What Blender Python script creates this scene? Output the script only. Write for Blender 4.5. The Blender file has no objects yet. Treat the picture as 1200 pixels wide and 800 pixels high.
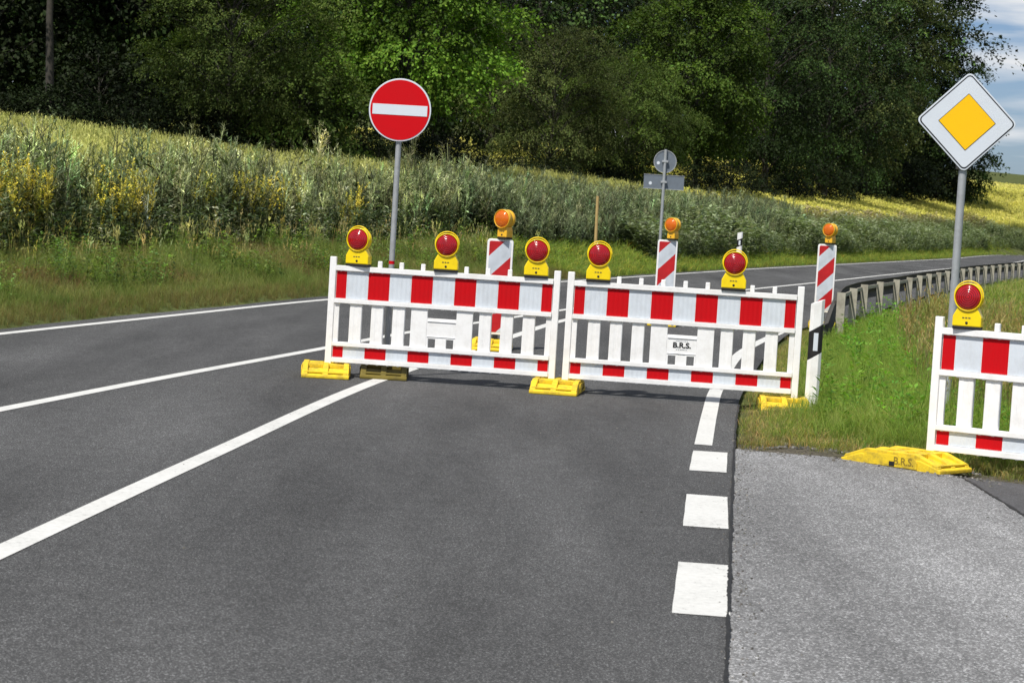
import bpy, bmesh, math, random
import numpy as np
from mathutils import Vector, Matrix

R = math.radians
random.seed(7)
rng = np.random.default_rng(11)
scene = bpy.context.scene
col = scene.collection

# ------------------------------------------------------------------ materials
def nodes(name):
    m = bpy.data.materials.new(name)
    m.use_nodes = True
    nt = m.node_tree
    nt.nodes.clear()
    out = nt.nodes.new('ShaderNodeOutputMaterial')
    return m, nt, out

def N(nt, typ, **kw):
    n = nt.nodes.new(typ)
    for k, v in kw.items():
        if k in n.inputs.keys():
            n.inputs[k].default_value = v
        else:
            setattr(n, k, v)
    return n

def ramp(nt, pts):
    r = nt.nodes.new('ShaderNodeValToRGB')
    e = r.color_ramp.elements
    while len(e) < len(pts):
        e.new(0.5)
    for i, (p, c) in enumerate(pts):
        e[i].position = p
        e[i].color = (*c, 1) if len(c) == 3 else c
    return r

def pbr(name, color, rough=0.5, dirt=0.25, dirt_scale=6.0, dirt_col=(0.12, 0.1, 0.075), metal=0.0, spec=0.4, bump=0.0, bump_scale=80, coat=0.0, ribs=0):
    m, nt, out = nodes(name)
    L = nt.links
    p = N(nt, 'ShaderNodeBsdfPrincipled')
    p.inputs['Roughness'].default_value = rough
    p.inputs['Metallic'].default_value = metal
    p.inputs['Specular IOR Level'].default_value = spec
    p.inputs['Coat Weight'].default_value = coat
    p.inputs['Coat Roughness'].default_value = 0.1
    tc = N(nt, 'ShaderNodeTexCoord')
    info = N(nt, 'ShaderNodeObjectInfo')
    add = N(nt, 'ShaderNodeVectorMath', operation='ADD')
    cmb = N(nt, 'ShaderNodeMath', operation='MULTIPLY')
    cmb.inputs[1].default_value = 37.0
    L.new(info.outputs['Random'], cmb.inputs[0])
    L.new(tc.outputs['Object'], add.inputs[0])
    L.new(cmb.outputs[0], add.inputs[1])
    n1 = N(nt, 'ShaderNodeTexNoise')
    n1.inputs['Scale'].default_value = dirt_scale
    n1.inputs['Detail'].default_value = 8
    n1.inputs['Roughness'].default_value = 0.7
    L.new(add.outputs[0], n1.inputs['Vector'])
    r = ramp(nt, [(0.45, (0, 0, 0)), (0.75, (1, 1, 1))])
    L.new(n1.outputs['Fac'], r.inputs['Fac'])
    sc_ = N(nt, 'ShaderNodeMath', operation='MULTIPLY')
    sc_.inputs[1].default_value = dirt
    L.new(r.outputs['Color'], sc_.inputs[0])
    mx = N(nt, 'ShaderNodeMix', data_type='RGBA')
    mx.inputs['A'].default_value = (*color, 1)
    mx.inputs['B'].default_value = (*dirt_col, 1)
    L.new(sc_.outputs[0], mx.inputs['Factor'])
    L.new(mx.outputs['Result'], p.inputs['Base Color'])
    rr = N(nt, 'ShaderNodeMapRange')
    rr.inputs['To Min'].default_value = rough * 0.85
    rr.inputs['To Max'].default_value = min(1, rough * 1.25)
    L.new(n1.outputs['Fac'], rr.inputs['Value'])
    L.new(rr.outputs['Result'], p.inputs['Roughness'])
    if bump or ribs:
        b = N(nt, 'ShaderNodeBump')
        b.inputs['Strength'].default_value = bump if bump else 0.35
        b.inputs['Distance'].default_value = 0.004
        if ribs:
            w = N(nt, 'ShaderNodeTexWave', bands_direction='X')
            w.inputs['Scale'].default_value = ribs
            w.inputs['Distortion'].default_value = 0.0
            L.new(tc.outputs['Object'], w.inputs['Vector'])
            L.new(w.outputs['Fac'], b.inputs['Height'])
        else:
            n2 = N(nt, 'ShaderNodeTexNoise')
            n2.inputs['Scale'].default_value = bump_scale
            n2.inputs['Detail'].default_value = 4
            L.new(tc.outputs['Object'], n2.inputs['Vector'])
            L.new(n2.outputs['Fac'], b.inputs['Height'])
        L.new(b.outputs['Normal'], p.inputs['Normal'])
    L.new(p.outputs[0], out.inputs['Surface'])
    return m

M = {}
M['white'] = pbr('white_plastic', (0.87, 0.87, 0.87), 0.5, 0.30, 9, (0.42, 0.39, 0.34))
M['retro_white'] = pbr('reflective_white_sheeting', (0.63, 0.68, 0.74), 0.35, 0.3, 9, (0.35, 0.35, 0.35), ribs=7.5)
M['retro_red'] = pbr('reflective_red_sheeting', (0.53, 0.003, 0.007), 0.5, 0.12, 7, (0.16, 0.02, 0.02), ribs=7.5, spec=0.15)
M['sign_red'] = pbr('sign_red', (0.58, 0.003, 0.008), 0.5, 0.10, 5, (0.2, 0.02, 0.02), spec=0.15)
M['sign_white'] = pbr('sign_white', (0.66, 0.71, 0.78), 0.38, 0.10, 5, (0.4, 0.4, 0.4))
M['sign_yellow'] = pbr('sign_yellow', (0.98, 0.56, 0.0), 0.38, 0.06, 5, (0.5, 0.3, 0.05))
M['sign_black'] = pbr('sign_black', (0.012, 0.012, 0.014), 0.4, 0.1)
M['lamp_yellow'] = pbr('yellow_plastic', (0.92, 0.68, 0.004), 0.38, 0.22, 9, (0.35, 0.22, 0.02), coat=0.15)
M['amber_body'] = pbr('amber_yellow_plastic', (0.85, 0.47, 0.03), 0.4, 0.2, 9, (0.4, 0.22, 0.04))
M['foot_olive'] = pbr('dark_olive_plastic', (0.17, 0.13, 0.018), 0.7, 0.7, 9, (0.05, 0.045, 0.025), bump=0.5, bump_scale=60)  # darker olive variant of the foot plate plastic
M['foot_yellow'] = pbr('yellow_recycled_plastic', (0.78, 0.55, 0.02), 0.66, 0.85, 9, (0.15, 0.11, 0.04), bump=0.5, bump_scale=60)
M['black'] = pbr('black_rubber', (0.012, 0.012, 0.013), 0.6, 0.3, 9, (0.06, 0.055, 0.05))
M['galv'] = pbr('galvanised_steel', (0.42, 0.44, 0.46), 0.5, 0.5, 14, (0.22, 0.22, 0.22), metal=0.35)
M['galv_back'] = pbr('grey_sign_back', (0.17, 0.20, 0.24), 0.5, 0.4, 6, (0.1, 0.11, 0.12), metal=0.2)
M['rail_dark'] = pbr('weathered_shaded_rail', (0.065, 0.062, 0.056), 0.8, 0.8, 5, (0.04, 0.035, 0.03))  # weathered steel, base colour darkened to paint the beam's shaded back
M['rail_post'] = pbr('weathered_post', (0.40, 0.38, 0.31), 0.85, 0.7, 7, (0.14, 0.12, 0.09))
M['wood'] = pbr('weathered_wood', (0.46, 0.33, 0.13), 0.8, 0.5, 12, (0.2, 0.14, 0.07), bump=0.5)
M['seam'] = pbr('tar_seam', (0.012, 0.012, 0.012), 0.7, 0.5, 12, (0.05, 0.05, 0.05))
M['bark'] = pbr('tree_bark', (0.050, 0.044, 0.036), 0.9, 0.8, 5, (0.016, 0.014, 0.012), bump=0.8, bump_scale=14)
M['letter'] = pbr('black_lettering', (0.006, 0.006, 0.006), 0.6, 0.0)
M['foot_letter'] = pbr('dark_embossed_lettering', (0.26, 0.18, 0.015), 0.7, 0.3)

def lens_material(name, color, deep):
    m, nt, out = nodes(name)
    L = nt.links
    p = N(nt, 'ShaderNodeBsdfPrincipled')
    p.inputs['Roughness'].default_value = 0.16
    p.inputs['Coat Weight'].default_value = 0.4
    tc = N(nt, 'ShaderNodeTexCoord')
    w = N(nt, 'ShaderNodeTexWave', wave_type='RINGS', rings_direction='Y')
    w.inputs['Scale'].default_value = 20
    L.new(tc.outputs['Object'], w.inputs['Vector'])
    n = N(nt, 'ShaderNodeTexNoise')
    n.inputs['Scale'].default_value = 13
    L.new(tc.outputs['Object'], n.inputs['Vector'])
    mxf = N(nt, 'ShaderNodeMath', operation='MULTIPLY')
    L.new(w.outputs['Fac'], mxf.inputs[0])
    L.new(n.outputs['Fac'], mxf.inputs[1])
    mx = N(nt, 'ShaderNodeMix', data_type='RGBA')
    mx.inputs['A'].default_value = (*deep, 1)
    mx.inputs['B'].default_value = (*color, 1)
    L.new(mxf.outputs[0], mx.inputs['Factor'])
    L.new(mx.outputs['Result'], p.inputs['Base Color'])
    b = N(nt, 'ShaderNodeBump')
    b.inputs['Strength'].default_value = 0.5
    b.inputs['Distance'].default_value = 0.004
    L.new(w.outputs['Fac'], b.inputs['Height'])
    L.new(b.outputs['Normal'], p.inputs['Normal'])
    L.new(p.outputs[0], out.inputs['Surface'])
    return m
M['red_lens'] = lens_material('red_lens', (0.76, 0.008, 0.018), (0.20, 0.002, 0.006))
M['amber_lens'] = lens_material('amber_lens', (0.95, 0.24, 0.01), (0.55, 0.10, 0.004))

def beacon_material():
    m, nt, out = nodes('beacon_stripes')
    L = nt.links
    p = N(nt, 'ShaderNodeBsdfPrincipled')
    p.inputs['Roughness'].default_value = 0.38
    tc = N(nt, 'ShaderNodeTexCoord')
    sp = N(nt, 'ShaderNodeSeparateXYZ')
    L.new(tc.outputs['Object'], sp.inputs[0])
    a = N(nt, 'ShaderNodeMath', operation='SUBTRACT')
    L.new(sp.outputs['X'], a.inputs[0]); L.new(sp.outputs['Z'], a.inputs[1])
    b = N(nt, 'ShaderNodeMath', operation='ADD'); b.inputs[1].default_value = 1.27 + 0.175 + 1.0
    L.new(a.outputs[0], b.inputs[0])
    d = N(nt, 'ShaderNodeMath', operation='DIVIDE'); d.inputs[1].default_value = 0.5
    L.new(b.outputs[0], d.inputs[0])
    f = N(nt, 'ShaderNodeMath', operation='FRACT'); L.new(d.outputs[0], f.inputs[0])
    g = N(nt, 'ShaderNodeMath', operation='LESS_THAN'); g.inputs[1].default_value = 0.5
    L.new(f.outputs[0], g.inputs[0])
    n = N(nt, 'ShaderNodeTexNoise'); n.inputs['Scale'].default_value = 8; n.inputs['Detail'].default_value = 6
    L.new(tc.outputs['Object'], n.inputs['Vector'])
    mx = N(nt, 'ShaderNodeMix', data_type='RGBA')
    mx.inputs['A'].default_value = (0.60, 0.65, 0.72, 1); mx.inputs['B'].default_value = (0.50, 0.012, 0.016, 1)
    L.new(g.outputs[0], mx.inputs['Factor'])
    v = N(nt, 'ShaderNodeMapRange'); v.inputs['From Min'].default_value = 0.3; v.inputs['From Max'].default_value = 0.8
    v.inputs['To Min'].default_value = 1.05; v.inputs['To Max'].default_value = 0.75
    L.new(n.outputs['Fac'], v.inputs['Value'])
    vm = N(nt, 'ShaderNodeVectorMath', operation='SCALE')
    L.new(mx.outputs['Result'], vm.inputs[0]); L.new(v.outputs['Result'], vm.inputs['Scale'])
    L.new(vm.outputs[0], p.inputs['Base Color'])
    L.new(p.outputs[0], out.inputs['Surface'])
    return m
M['beacon'] = beacon_material()

def asphalt(name, base, speck, speck_amt, fine=170, patch=0.5, grain=0.18, rough=0.9):
    m, nt, out = nodes(name)
    L = nt.links
    p = N(nt, 'ShaderNodeBsdfPrincipled')
    p.inputs['Roughness'].default_value = rough
    p.inputs['Specular IOR Level'].default_value = 0.25
    geo = N(nt, 'ShaderNodeNewGeometry')
    pos = geo.outputs['Position']
    # aggregate
    v = N(nt, 'ShaderNodeTexVoronoi'); v.inputs['Scale'].default_value = fine
    L.new(pos, v.inputs['Vector'])
    vb = N(nt, 'ShaderNodeSeparateColor'); L.new(v.outputs['Color'], vb.inputs[0])
    n = N(nt, 'ShaderNodeTexNoise'); n.inputs['Scale'].default_value = fine * 0.42; n.inputs['Detail'].default_value = 5; n.inputs['Roughness'].default_value = 0.8
    L.new(pos, n.inputs['Vector'])
    big = N(nt, 'ShaderNodeTexNoise'); big.inputs['Scale'].default_value = 0.55; big.inputs['Detail'].default_value = 5; big.inputs['Roughness'].default_value = 0.6
    mp = N(nt, 'ShaderNodeMapping'); mp.inputs['Rotation'].default_value = (0, 0, R(6)); mp.inputs['Scale'].default_value = (1.6, 0.22, 1)
    L.new(pos, mp.inputs['Vector']); L.new(mp.outputs[0], big.inputs['Vector'])
    med = N(nt, 'ShaderNodeTexNoise'); med.inputs['Scale'].default_value = 5.0; med.inputs['Detail'].default_value = 5; med.inputs['Roughness'].default_value = 0.7
    L.new(pos, med.inputs['Vector'])
    r1 = ramp(nt, [(0.0, (0.55, 0.55, 0.55)), (0.55, (0.95, 0.95, 0.95)), (0.8, (1.25, 1.25, 1.25)), (1.0, (speck, speck, speck))])
    L.new(vb.outputs['Red'], r1.inputs['Fac'])
    r2 = ramp(nt, [(0.3, (1 - grain,) * 3), (0.7, (1 + grain,) * 3)])
    L.new(n.outputs['Fac'], r2.inputs['Fac'])
    r3 = ramp(nt, [(0.3, (1 - 0.28 * patch,) * 3), (0.7, (1 + 0.28 * patch,) * 3)])
    L.new(big.outputs['Fac'], r3.inputs['Fac'])
    r4 = ramp(nt, [(0.3, (0.88, 0.88, 0.88)), (0.7, (1.12, 1.12, 1.12))])
    L.new(med.outputs['Fac'], r4.inputs['Fac'])
    one = N(nt, 'ShaderNodeMix', data_type='RGBA'); one.inputs['Factor'].default_value = speck_amt
    one.inputs['A'].default_value = (1, 1, 1, 1); L.new(r1.outputs['Color'], one.inputs['B'])
    cur = one.outputs['Result']
    for rr in (r2, r3, r4):
        mm = N(nt, 'ShaderNodeVectorMath', operation='MULTIPLY')
        L.new(cur, mm.inputs[0]); L.new(rr.outputs['Color'], mm.inputs[1]); cur = mm.outputs[0]
    mm = N(nt, 'ShaderNodeVectorMath', operation='MULTIPLY'); mm.inputs[1].default_value = base
    L.new(cur, mm.inputs[0])
    L.new(mm.outputs[0], p.inputs['Base Color'])
    b = N(nt, 'ShaderNodeBump'); b.inputs['Strength'].default_value = 0.55; b.inputs['Distance'].default_value = 0.006
    ad = N(nt, 'ShaderNodeMath', operation='ADD')
    L.new(vb.outputs['Green'], ad.inputs[0]); L.new(n.outputs['Fac'], ad.inputs[1])
    L.new(ad.outputs[0], b.inputs['Height'])
    L.new(b.outputs['Normal'], p.inputs['Normal'])
    L.new(p.outputs[0], out.inputs['Surface'])
    return m
M['road'] = asphalt('main_road_asphalt', (0.0675, 0.068, 0.069), 3.4, 1.0, fine=180, patch=1.4, grain=0.24)
M['apron'] = asphalt('side_road_asphalt', (0.190, 0.191, 0.194), 3.0, 1.0, fine=130, patch=1.3, grain=0.24)
M['apron_dark'] = asphalt('side_road_dark_asphalt', (0.085, 0.085, 0.089), 2.0, 0.6, fine=140, patch=0.5)

def paint_material():
    m, nt, out = nodes('road_paint')
    L = nt.links
    p = N(nt, 'ShaderNodeBsdfPrincipled'); p.inputs['Roughness'].default_value = 0.7
    geo = N(nt, 'ShaderNodeNewGeometry')
    n = N(nt, 'ShaderNodeTexNoise'); n.inputs['Scale'].default_value = 26; n.inputs['Detail'].default_value = 9; n.inputs['Roughness'].default_value = 0.8
    L.new(geo.outputs['Position'], n.inputs['Vector'])
    n2 = N(nt, 'ShaderNodeTexNoise'); n2.inputs['Scale'].default_value = 2.2; n2.inputs['Detail'].default_value = 4
    L.new(geo.outputs['Position'], n2.inputs['Vector'])
    ad = N(nt, 'ShaderNodeMath', operation='MULTIPLY_ADD'); ad.inputs[1].default_value = 0.35
    L.new(n2.outputs['Fac'], ad.inputs[0]); L.new(n.outputs['Fac'], ad.inputs[2])
    r = ramp(nt, [(0.46, (0.16, 0.16, 0.155)), (0.58, (0.55, 0.55, 0.53)), (0.8, (0.66, 0.66, 0.64))])
    L.new(ad.outputs[0], r.inputs['Fac'])
    L.new(r.outputs['Color'], p.inputs['Base Color'])
    L.new(p.outputs[0], out.inputs['Surface'])
    return m
M['paint'] = paint_material()

def ground_material():
    m, nt, out = nodes('grassy_soil')
    L = nt.links
    p = N(nt, 'ShaderNodeBsdfPrincipled'); p.inputs['Roughness'].default_value = 1.0
    p.inputs['Specular IOR Level'].default_value = 0.1
    geo = N(nt, 'ShaderNodeNewGeometry')
    n = N(nt, 'ShaderNodeTexNoise'); n.inputs['Scale'].default_value = 0.9; n.inputs['Detail'].default_value = 9; n.inputs['Roughness'].default_value = 0.75
    L.new(geo.outputs['Position'], n.inputs['Vector'])
    r = ramp(nt, [(0.30, (0.07, 0.058, 0.03)), (0.48, (0.085, 0.105, 0.032)), (0.62, (0.13, 0.145, 0.045)), (0.78, (0.21, 0.185, 0.075))])
    L.new(n.outputs['Fac'], r.inputs['Fac'])
    n2 = N(nt, 'ShaderNodeTexNoise'); n2.inputs['Scale'].default_value = 40; n2.inputs['Detail'].default_value = 4
    L.new(geo.outputs['Position'], n2.inputs['Vector'])
    r2 = ramp(nt, [(0.3, (0.45, 0.45, 0.45)), (0.7, (1.3, 1.3, 1.3))]); L.new(n2.outputs['Fac'], r2.inputs['Fac'])
    # bare gravelly soil beside the junction
    at = N(nt, 'ShaderNodeAttribute', attribute_name='soil')
    mx = N(nt, 'ShaderNodeMix', data_type='RGBA'); mx.inputs['B'].default_value = (0.115, 0.10, 0.082, 1)
    L.new(at.outputs['Fac'], mx.inputs['Factor']); L.new(r.outputs['Color'], mx.inputs['A'])
    mm = N(nt, 'ShaderNodeVectorMath', operation='MULTIPLY')
    L.new(mx.outputs['Result'], mm.inputs[0]); L.new(r2.outputs['Color'], mm.inputs[1])
    L.new(mm.outputs[0], p.inputs['Base Color'])
    b = N(nt, 'ShaderNodeBump'); b.inputs['Strength'].default_value = 0.8; b.inputs['Distance'].default_value = 0.03
    L.new(n2.outputs['Fac'], b.inputs['Height']); L.new(b.outputs['Normal'], p.inputs['Normal'])
    L.new(p.outputs[0], out.inputs['Surface'])
    return m
M['ground'] = ground_material()

def foliage(name, trans=0.3, rough=0.6, spec=0.25, tint=(1, 1, 1)):
    m, nt, out = nodes(name)
    L = nt.links
    p = N(nt, 'ShaderNodeBsdfPrincipled'); p.inputs['Roughness'].default_value = rough
    p.inputs['Specular IOR Level'].default_value = spec
    a = N(nt, 'ShaderNodeAttribute', attribute_name='tint')
    s = N(nt, 'ShaderNodeVectorMath', operation='MULTIPLY'); s.inputs[1].default_value = tint
    L.new(a.outputs['Color'], s.inputs[0])
    L.new(s.outputs[0], p.inputs['Base Color'])
    t = N(nt, 'ShaderNodeBsdfTranslucent')
    tm = N(nt, 'ShaderNodeVectorMath', operation='MULTIPLY'); tm.inputs[1].default_value = (1.2, 1.35, 0.6)
    L.new(s.outputs[0], tm.inputs[0]); L.new(tm.outputs[0], t.inputs['Color'])
    mx = N(nt, 'ShaderNodeMixShader'); mx.inputs['Fac'].default_value = trans
    L.new(p.outputs[0], mx.inputs[1]); L.new(t.outputs[0], mx.inputs[2])
    L.new(mx.outputs[0], out.inputs['Surface'])
    return m
M['grass'] = foliage('grass_blades', 0.45, 0.6, 0.15)
M['stone'] = foliage('loose_stone', 0.0, 0.9, 0.1)
M['crop'] = foliage('crop_stems', 0.2, 0.6)

# ------------------------------------------------------------------ mesh helpers
class MB:
    def __init__(s): s.v = []; s.f = []; s.m = []; s.smooth = []
    def add(s, verts, faces, mat=0, smooth=False):
        o = len(s.v); s.v += [tuple(v) for v in verts]
        for f in faces: s.f.append(tuple(o + i for i in f)); s.m.append(mat); s.smooth.append(smooth)
        return s
    def box(s, x0, x1, y0, y1, z0, z1, mat=0):
        v = [(x, y, z) for x in (x0, x1) for y in (y0, y1) for z in (z0, z1)]
        return s.add(v, [(0, 1, 3, 2), (4, 6, 7, 5), (0, 4, 5, 1), (2, 3, 7, 6), (0, 2, 6, 4), (1, 5, 7, 3)], mat)
    def prism(s, prof, y0, y1, axis='y', mat=0):
        n = len(prof)
        f = {'y': lambda a, b, c: (a, c, b), 'x': lambda a, b, c: (c, a, b), 'z': lambda a, b, c: (a, b, c)}[axis]
        v = [f(a, b, y0) for a, b in prof] + [f(a, b, y1) for a, b in prof]
        return s.add(v, [tuple(range(n)), tuple(range(2 * n - 1, n - 1, -1))] + [(i, i + n, (i + 1) % n + n, (i + 1) % n) for i in range(n)], mat)
    def tube(s, pts, radii, n=10, mat=0, cap=True):
        pts = [Vector(p) for p in pts]; rings = []
        for i, p in enumerate(pts):
            d = (pts[min(i + 1, len(pts) - 1)] - pts[max(i - 1, 0)]).normalized()
            a = d.cross(Vector((0.31, 0.93, 0.17))).normalized(); b = d.cross(a)
            r = radii[i] if isinstance(radii, (list, tuple)) else radii
            rings.append([p + a * math.cos(2 * math.pi * k / n) * r + b * math.sin(2 * math.pi * k / n) * r for k in range(n)])
        v = [q for rg in rings for q in rg]; fs = []
        for i in range(len(pts) - 1):
            for k in range(n): fs.append((i * n + k, i * n + (k + 1) % n, (i + 1) * n + (k + 1) % n, (i + 1) * n + k))
        s.add(v, fs, mat, True)
        if cap: s.add(v, [tuple(range(n))[::-1], tuple((len(pts) - 1) * n + k for k in range(n))], mat)
        return s
    def lathe(s, prof, c, n=40, mat=0):
        # prof: (radius, y) about the local Y axis through c
        v = []; fs = []
        for r, y in prof:
            for k in range(n):
                t = 2 * math.pi * k / n; v.append((c[0] + r * math.cos(t), c[1] + y, c[2] + r * math.sin(t)))
        for i in range(len(prof) - 1):
            for k in range(n): fs.append((i * n + k, (i + 1) * n + k, (i + 1) * n + (k + 1) % n, i * n + (k + 1) % n))
        return s.add(v, fs, mat, True)
    def build(s, name, mats, parent=None, bevel=0, loc=(0, 0, 0), rz=0):
        me = bpy.data.meshes.new(name); me.from_pydata(s.v, [], s.f)
        for m in (mats if isinstance(mats, (list, tuple)) else [mats]): me.materials.append(m)
        me.polygons.foreach_set('material_index', s.m); me.polygons.foreach_set('use_smooth', s.smooth)
        bm = bmesh.new(); bm.from_mesh(me); bmesh.ops.recalc_face_normals(bm, faces=bm.faces); bm.to_mesh(me); bm.free()
        o = bpy.data.objects.new(name, me); col.objects.link(o); o.location = loc; o.rotation_euler.z = rz
        if parent: o.parent = parent
        if bevel:
            b = o.modifiers.new('bevel', 'BEVEL'); b.width = bevel; b.segments = 2; b.limit_method = 'ANGLE'; b.angle_limit = R(40)
        return o

def tag(o, label, cat, group=None):
    o['label'] = label; o['category'] = cat
    if group: o['group'] = group
    return o
def thing(name, label, cat, loc=(0, 0, 0), rz=0, group=None):
    o = bpy.data.objects.new(name, None); o.empty_display_size = 0.2; col.objects.link(o)
    o.location = loc; o.rotation_euler = (0, 0, rz)
    return tag(o, label, cat, group)
def dup(root, loc, rz, label):
    r = root.copy(); col.objects.link(r); r.location = loc; r.rotation_euler = (0, 0, rz); r['label'] = label
    for ch in list(root.children):
        c = ch.copy(); col.objects.link(c); c.parent = r
        for g in list(ch.children):
            d = g.copy(); col.objects.link(d); d.parent = c
    return r
def struct(o): o['kind'] = 'structure'; return o
def stuff(o): o['kind'] = 'stuff'; return o

def lettering(text, name, mat, parent, size, loc, rot, bold=0.0, extrude=0.001, squash=1.0):
    cu = bpy.data.curves.new(name, 'FONT'); cu.body = text; cu.size = size; cu.align_x = 'CENTER'; cu.align_y = 'CENTER'
    cu.offset = bold; cu.extrude = extrude
    t = bpy.data.objects.new(name, cu); col.objects.link(t)
    bpy.context.view_layer.update()
    me = bpy.data.meshes.new_from_object(t.evaluated_get(bpy.context.evaluated_depsgraph_get()))
    bpy.data.objects.remove(t); me.materials.clear(); me.materials.append(mat); me.name = name
    o = bpy.data.objects.new(name, me); col.objects.link(o); o.location = loc; o.rotation_euler = rot; o.scale = (squash, 1, 1)
    o.parent = parent
    return o

# ------------------------------------------------------------------ the road alignment
LEFT = np.array([(-15.2, -30), (-11.4, -10), (-8.0, 10), (-5.38, 24.61), (-4.45, 29.72), (-3.04, 37.2), (-0.25, 49), (2.77, 60.8), (6.79, 76.4), (9.1, 85.1), (15.36, 107.4), (26.08, 145.6), (48.6, 225.7), (75, 275), (130, 345), (260, 470)], float)
RIGHT = np.array([(-2.74, -30), (-0.89, -10), (0.832, 8.3), (1.655, 17.0), (2.06, 21.0), (2.28, 22.8), (3.3, 30), (4.5, 36.9), (7.2, 46.8), (9.0, 54.4), (13.5, 71.5), (22.8, 104), (34, 143.5), (56.4, 223.5), (82, 270.5), (137, 340), (267, 464)], float)

def smooth_line(P, step=0.75):
    # Catmull-Rom style resampling by cumulative length
    P = np.asarray(P, float)
    s = np.r_[0, np.cumsum(np.hypot(*np.diff(P, axis=0).T))]
    t = np.arange(0, s[-1], step)
    m = np.zeros_like(P); m[1:-1] = (P[2:] - P[:-2]) / (s[2:] - s[:-2])[:, None]; m[0] = (P[1] - P[0]) / (s[1] - s[0]); m[-1] = (P[-1] - P[-2]) / (s[-1] - s[-2])
    i = np.clip(np.searchsorted(s, t, side='right') - 1, 0, len(s) - 2)
    h = s[i + 1] - s[i]; u = (t - s[i]) / h
    h00 = 2 * u**3 - 3 * u**2 + 1; h10 = u**3 - 2 * u**2 + u; h01 = -2 * u**3 + 3 * u**2; h11 = u**3 - u**2
    return h00[:, None] * P[i] + (h10 * h)[:, None] * m[i] + h01[:, None] * P[i + 1] + (h11 * h)[:, None] * m[i + 1]
LS = smooth_line(LEFT); RS = smooth_line(RIGHT)
def side(P, line):
    """signed distance from the line (positive on its left) and the y of the nearest point"""
    P = np.asarray(P, float); d = np.empty(len(P)); yy = np.empty(len(P)); line = line[::2]
    tang = np.gradient(line, axis=0); tang /= np.hypot(tang[:, 0], tang[:, 1])[:, None]
    for k in range(0, len(P), 4000):
        q = P[k:k + 4000]
        dd = ((q[:, None, :] - line[None]) ** 2).sum(2); j = dd.argmin(1)
        v = q - line[j]; tn = tang[j]
        d[k:k + 4000] = -(v[:, 0] * tn[:, 1] - v[:, 1] * tn[:, 0]); yy[k:k + 4000] = line[j, 1]
    return d, yy
def hash_noise(x, y, f):
    return (np.sin(x * f * 1.3 + 2.1 * np.sin(y * f * 0.7)) + np.sin(y * f * 1.1 + 1.7 * np.sin(x * f * 0.9 + 1.3)) + np.sin((x + y) * f * 0.6 + 0.5)) / 3
def height(P):
    P = np.asarray(P, float)
    dl, yl = side(P, LS); dr, yr = side(P, RS); dr = -dr
    zb = np.interp(yl, [0, 20, 37, 60, 100, 170, 270, 400], [0.22, 0.28, 0.44, 0.66, 0.85, 1.25, 2.0, 4.0])
    zf = np.interp(yl, [0, 40, 60, 75, 90, 115, 150, 200, 270, 420], [1.5, 1.72, 2.05, 2.35, 2.75, 3.3, 3.9, 4.8, 6.2, 8.4])
    t = np.clip((dl - 0.5) / 3.7, 0, 1); t = t * t * (3 - 2 * t)
    zl = 0.03 + (zb - 0.03) * t + np.where(dl > 4, (zf - zb) * np.clip((dl - 4) / 18, 0, 1), 0) + np.where(dl > 22, (dl - 22) * 0.052, 0)
    zl = np.where(dl < 0.6, -0.06 + 0.09 * np.clip((dl - 0.1) / 0.5, 0, 1), zl)
    zl = np.minimum(zl, 26) + np.where(dl > 2, hash_noise(P[:, 0], P[:, 1], 0.55) * 0.08, 0)
    t = np.clip((dr - 0.5) / 3.0, 0, 1)
    zr = -0.06 + 0.055 * np.clip((dr - 0.02) / 0.35, 0, 1) - 0.10 * t + hash_noise(P[:, 0], P[:, 1], 0.8) * 0.025 * t
    zr = zr - np.clip((dr - 6) * 0.02, 0, 2.5)
    z = np.where(dl > 0.1, zl, np.where(dr > 0.02, zr, -0.06))
    # under the side road the ground stays below its asphalt sheet
    ap = (P[:, 1] < apron_edge(P[:, 0]) + 0.35) & (dr > -0.3)
    z = np.where(ap, np.minimum(z, apron_z(P[:, 0]) - 0.05), z)
    return z
APR = np.array([(1.67, 17.0), (2.46, 16.98), (3.21, 16.34), (3.58, 16.13), (6, 15.2), (40, 6)], float)
def apron_edge(x): return np.interp(x, APR[:, 0], APR[:, 1])
def apron_z(x): return -0.004 - 0.022 * np.clip(np.asarray(x) - 1.6, 0, 40)

# ------------------------------------------------------------------ the setting
def grid_axis(lo, hi, step, far_lo, far_hi):
    a = list(np.arange(lo, hi + 1e-6, step)); s = step
    while a[-1] < far_hi: s *= 1.25; a.append(a[-1] + s)
    s = step
    while a[0] > far_lo: s *= 1.25; a.insert(0, a[0] - s)
    return np.array(a)
gx = grid_axis(-32, 36, 0.45, -1600, 1800); gy = np.r_[np.linspace(-900, -25, 14)[:-1], np.arange(-25, 9, 2.0), np.arange(9, 70, 0.4), np.arange(70, 260, 1.0)]
s = 1.0; a = list(gy)
while a[-1] < 3500: s *= 1.18; a.append(a[-1] + s)
gy = np.array(a)
X, Y = np.meshgrid(gx, gy); P = np.c_[X.ravel(), Y.ravel()]
Z = height(P)
nx, ny = len(gx), len(gy)
me = bpy.data.meshes.new('ground')
V = np.c_[P, Z].astype(np.float32)
idx = np.arange(nx * ny).reshape(ny, nx)
Fq = np.stack([idx[:-1, :-1], idx[:-1, 1:], idx[1:, 1:], idx[1:, :-1]], -1).reshape(-1, 4)
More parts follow.
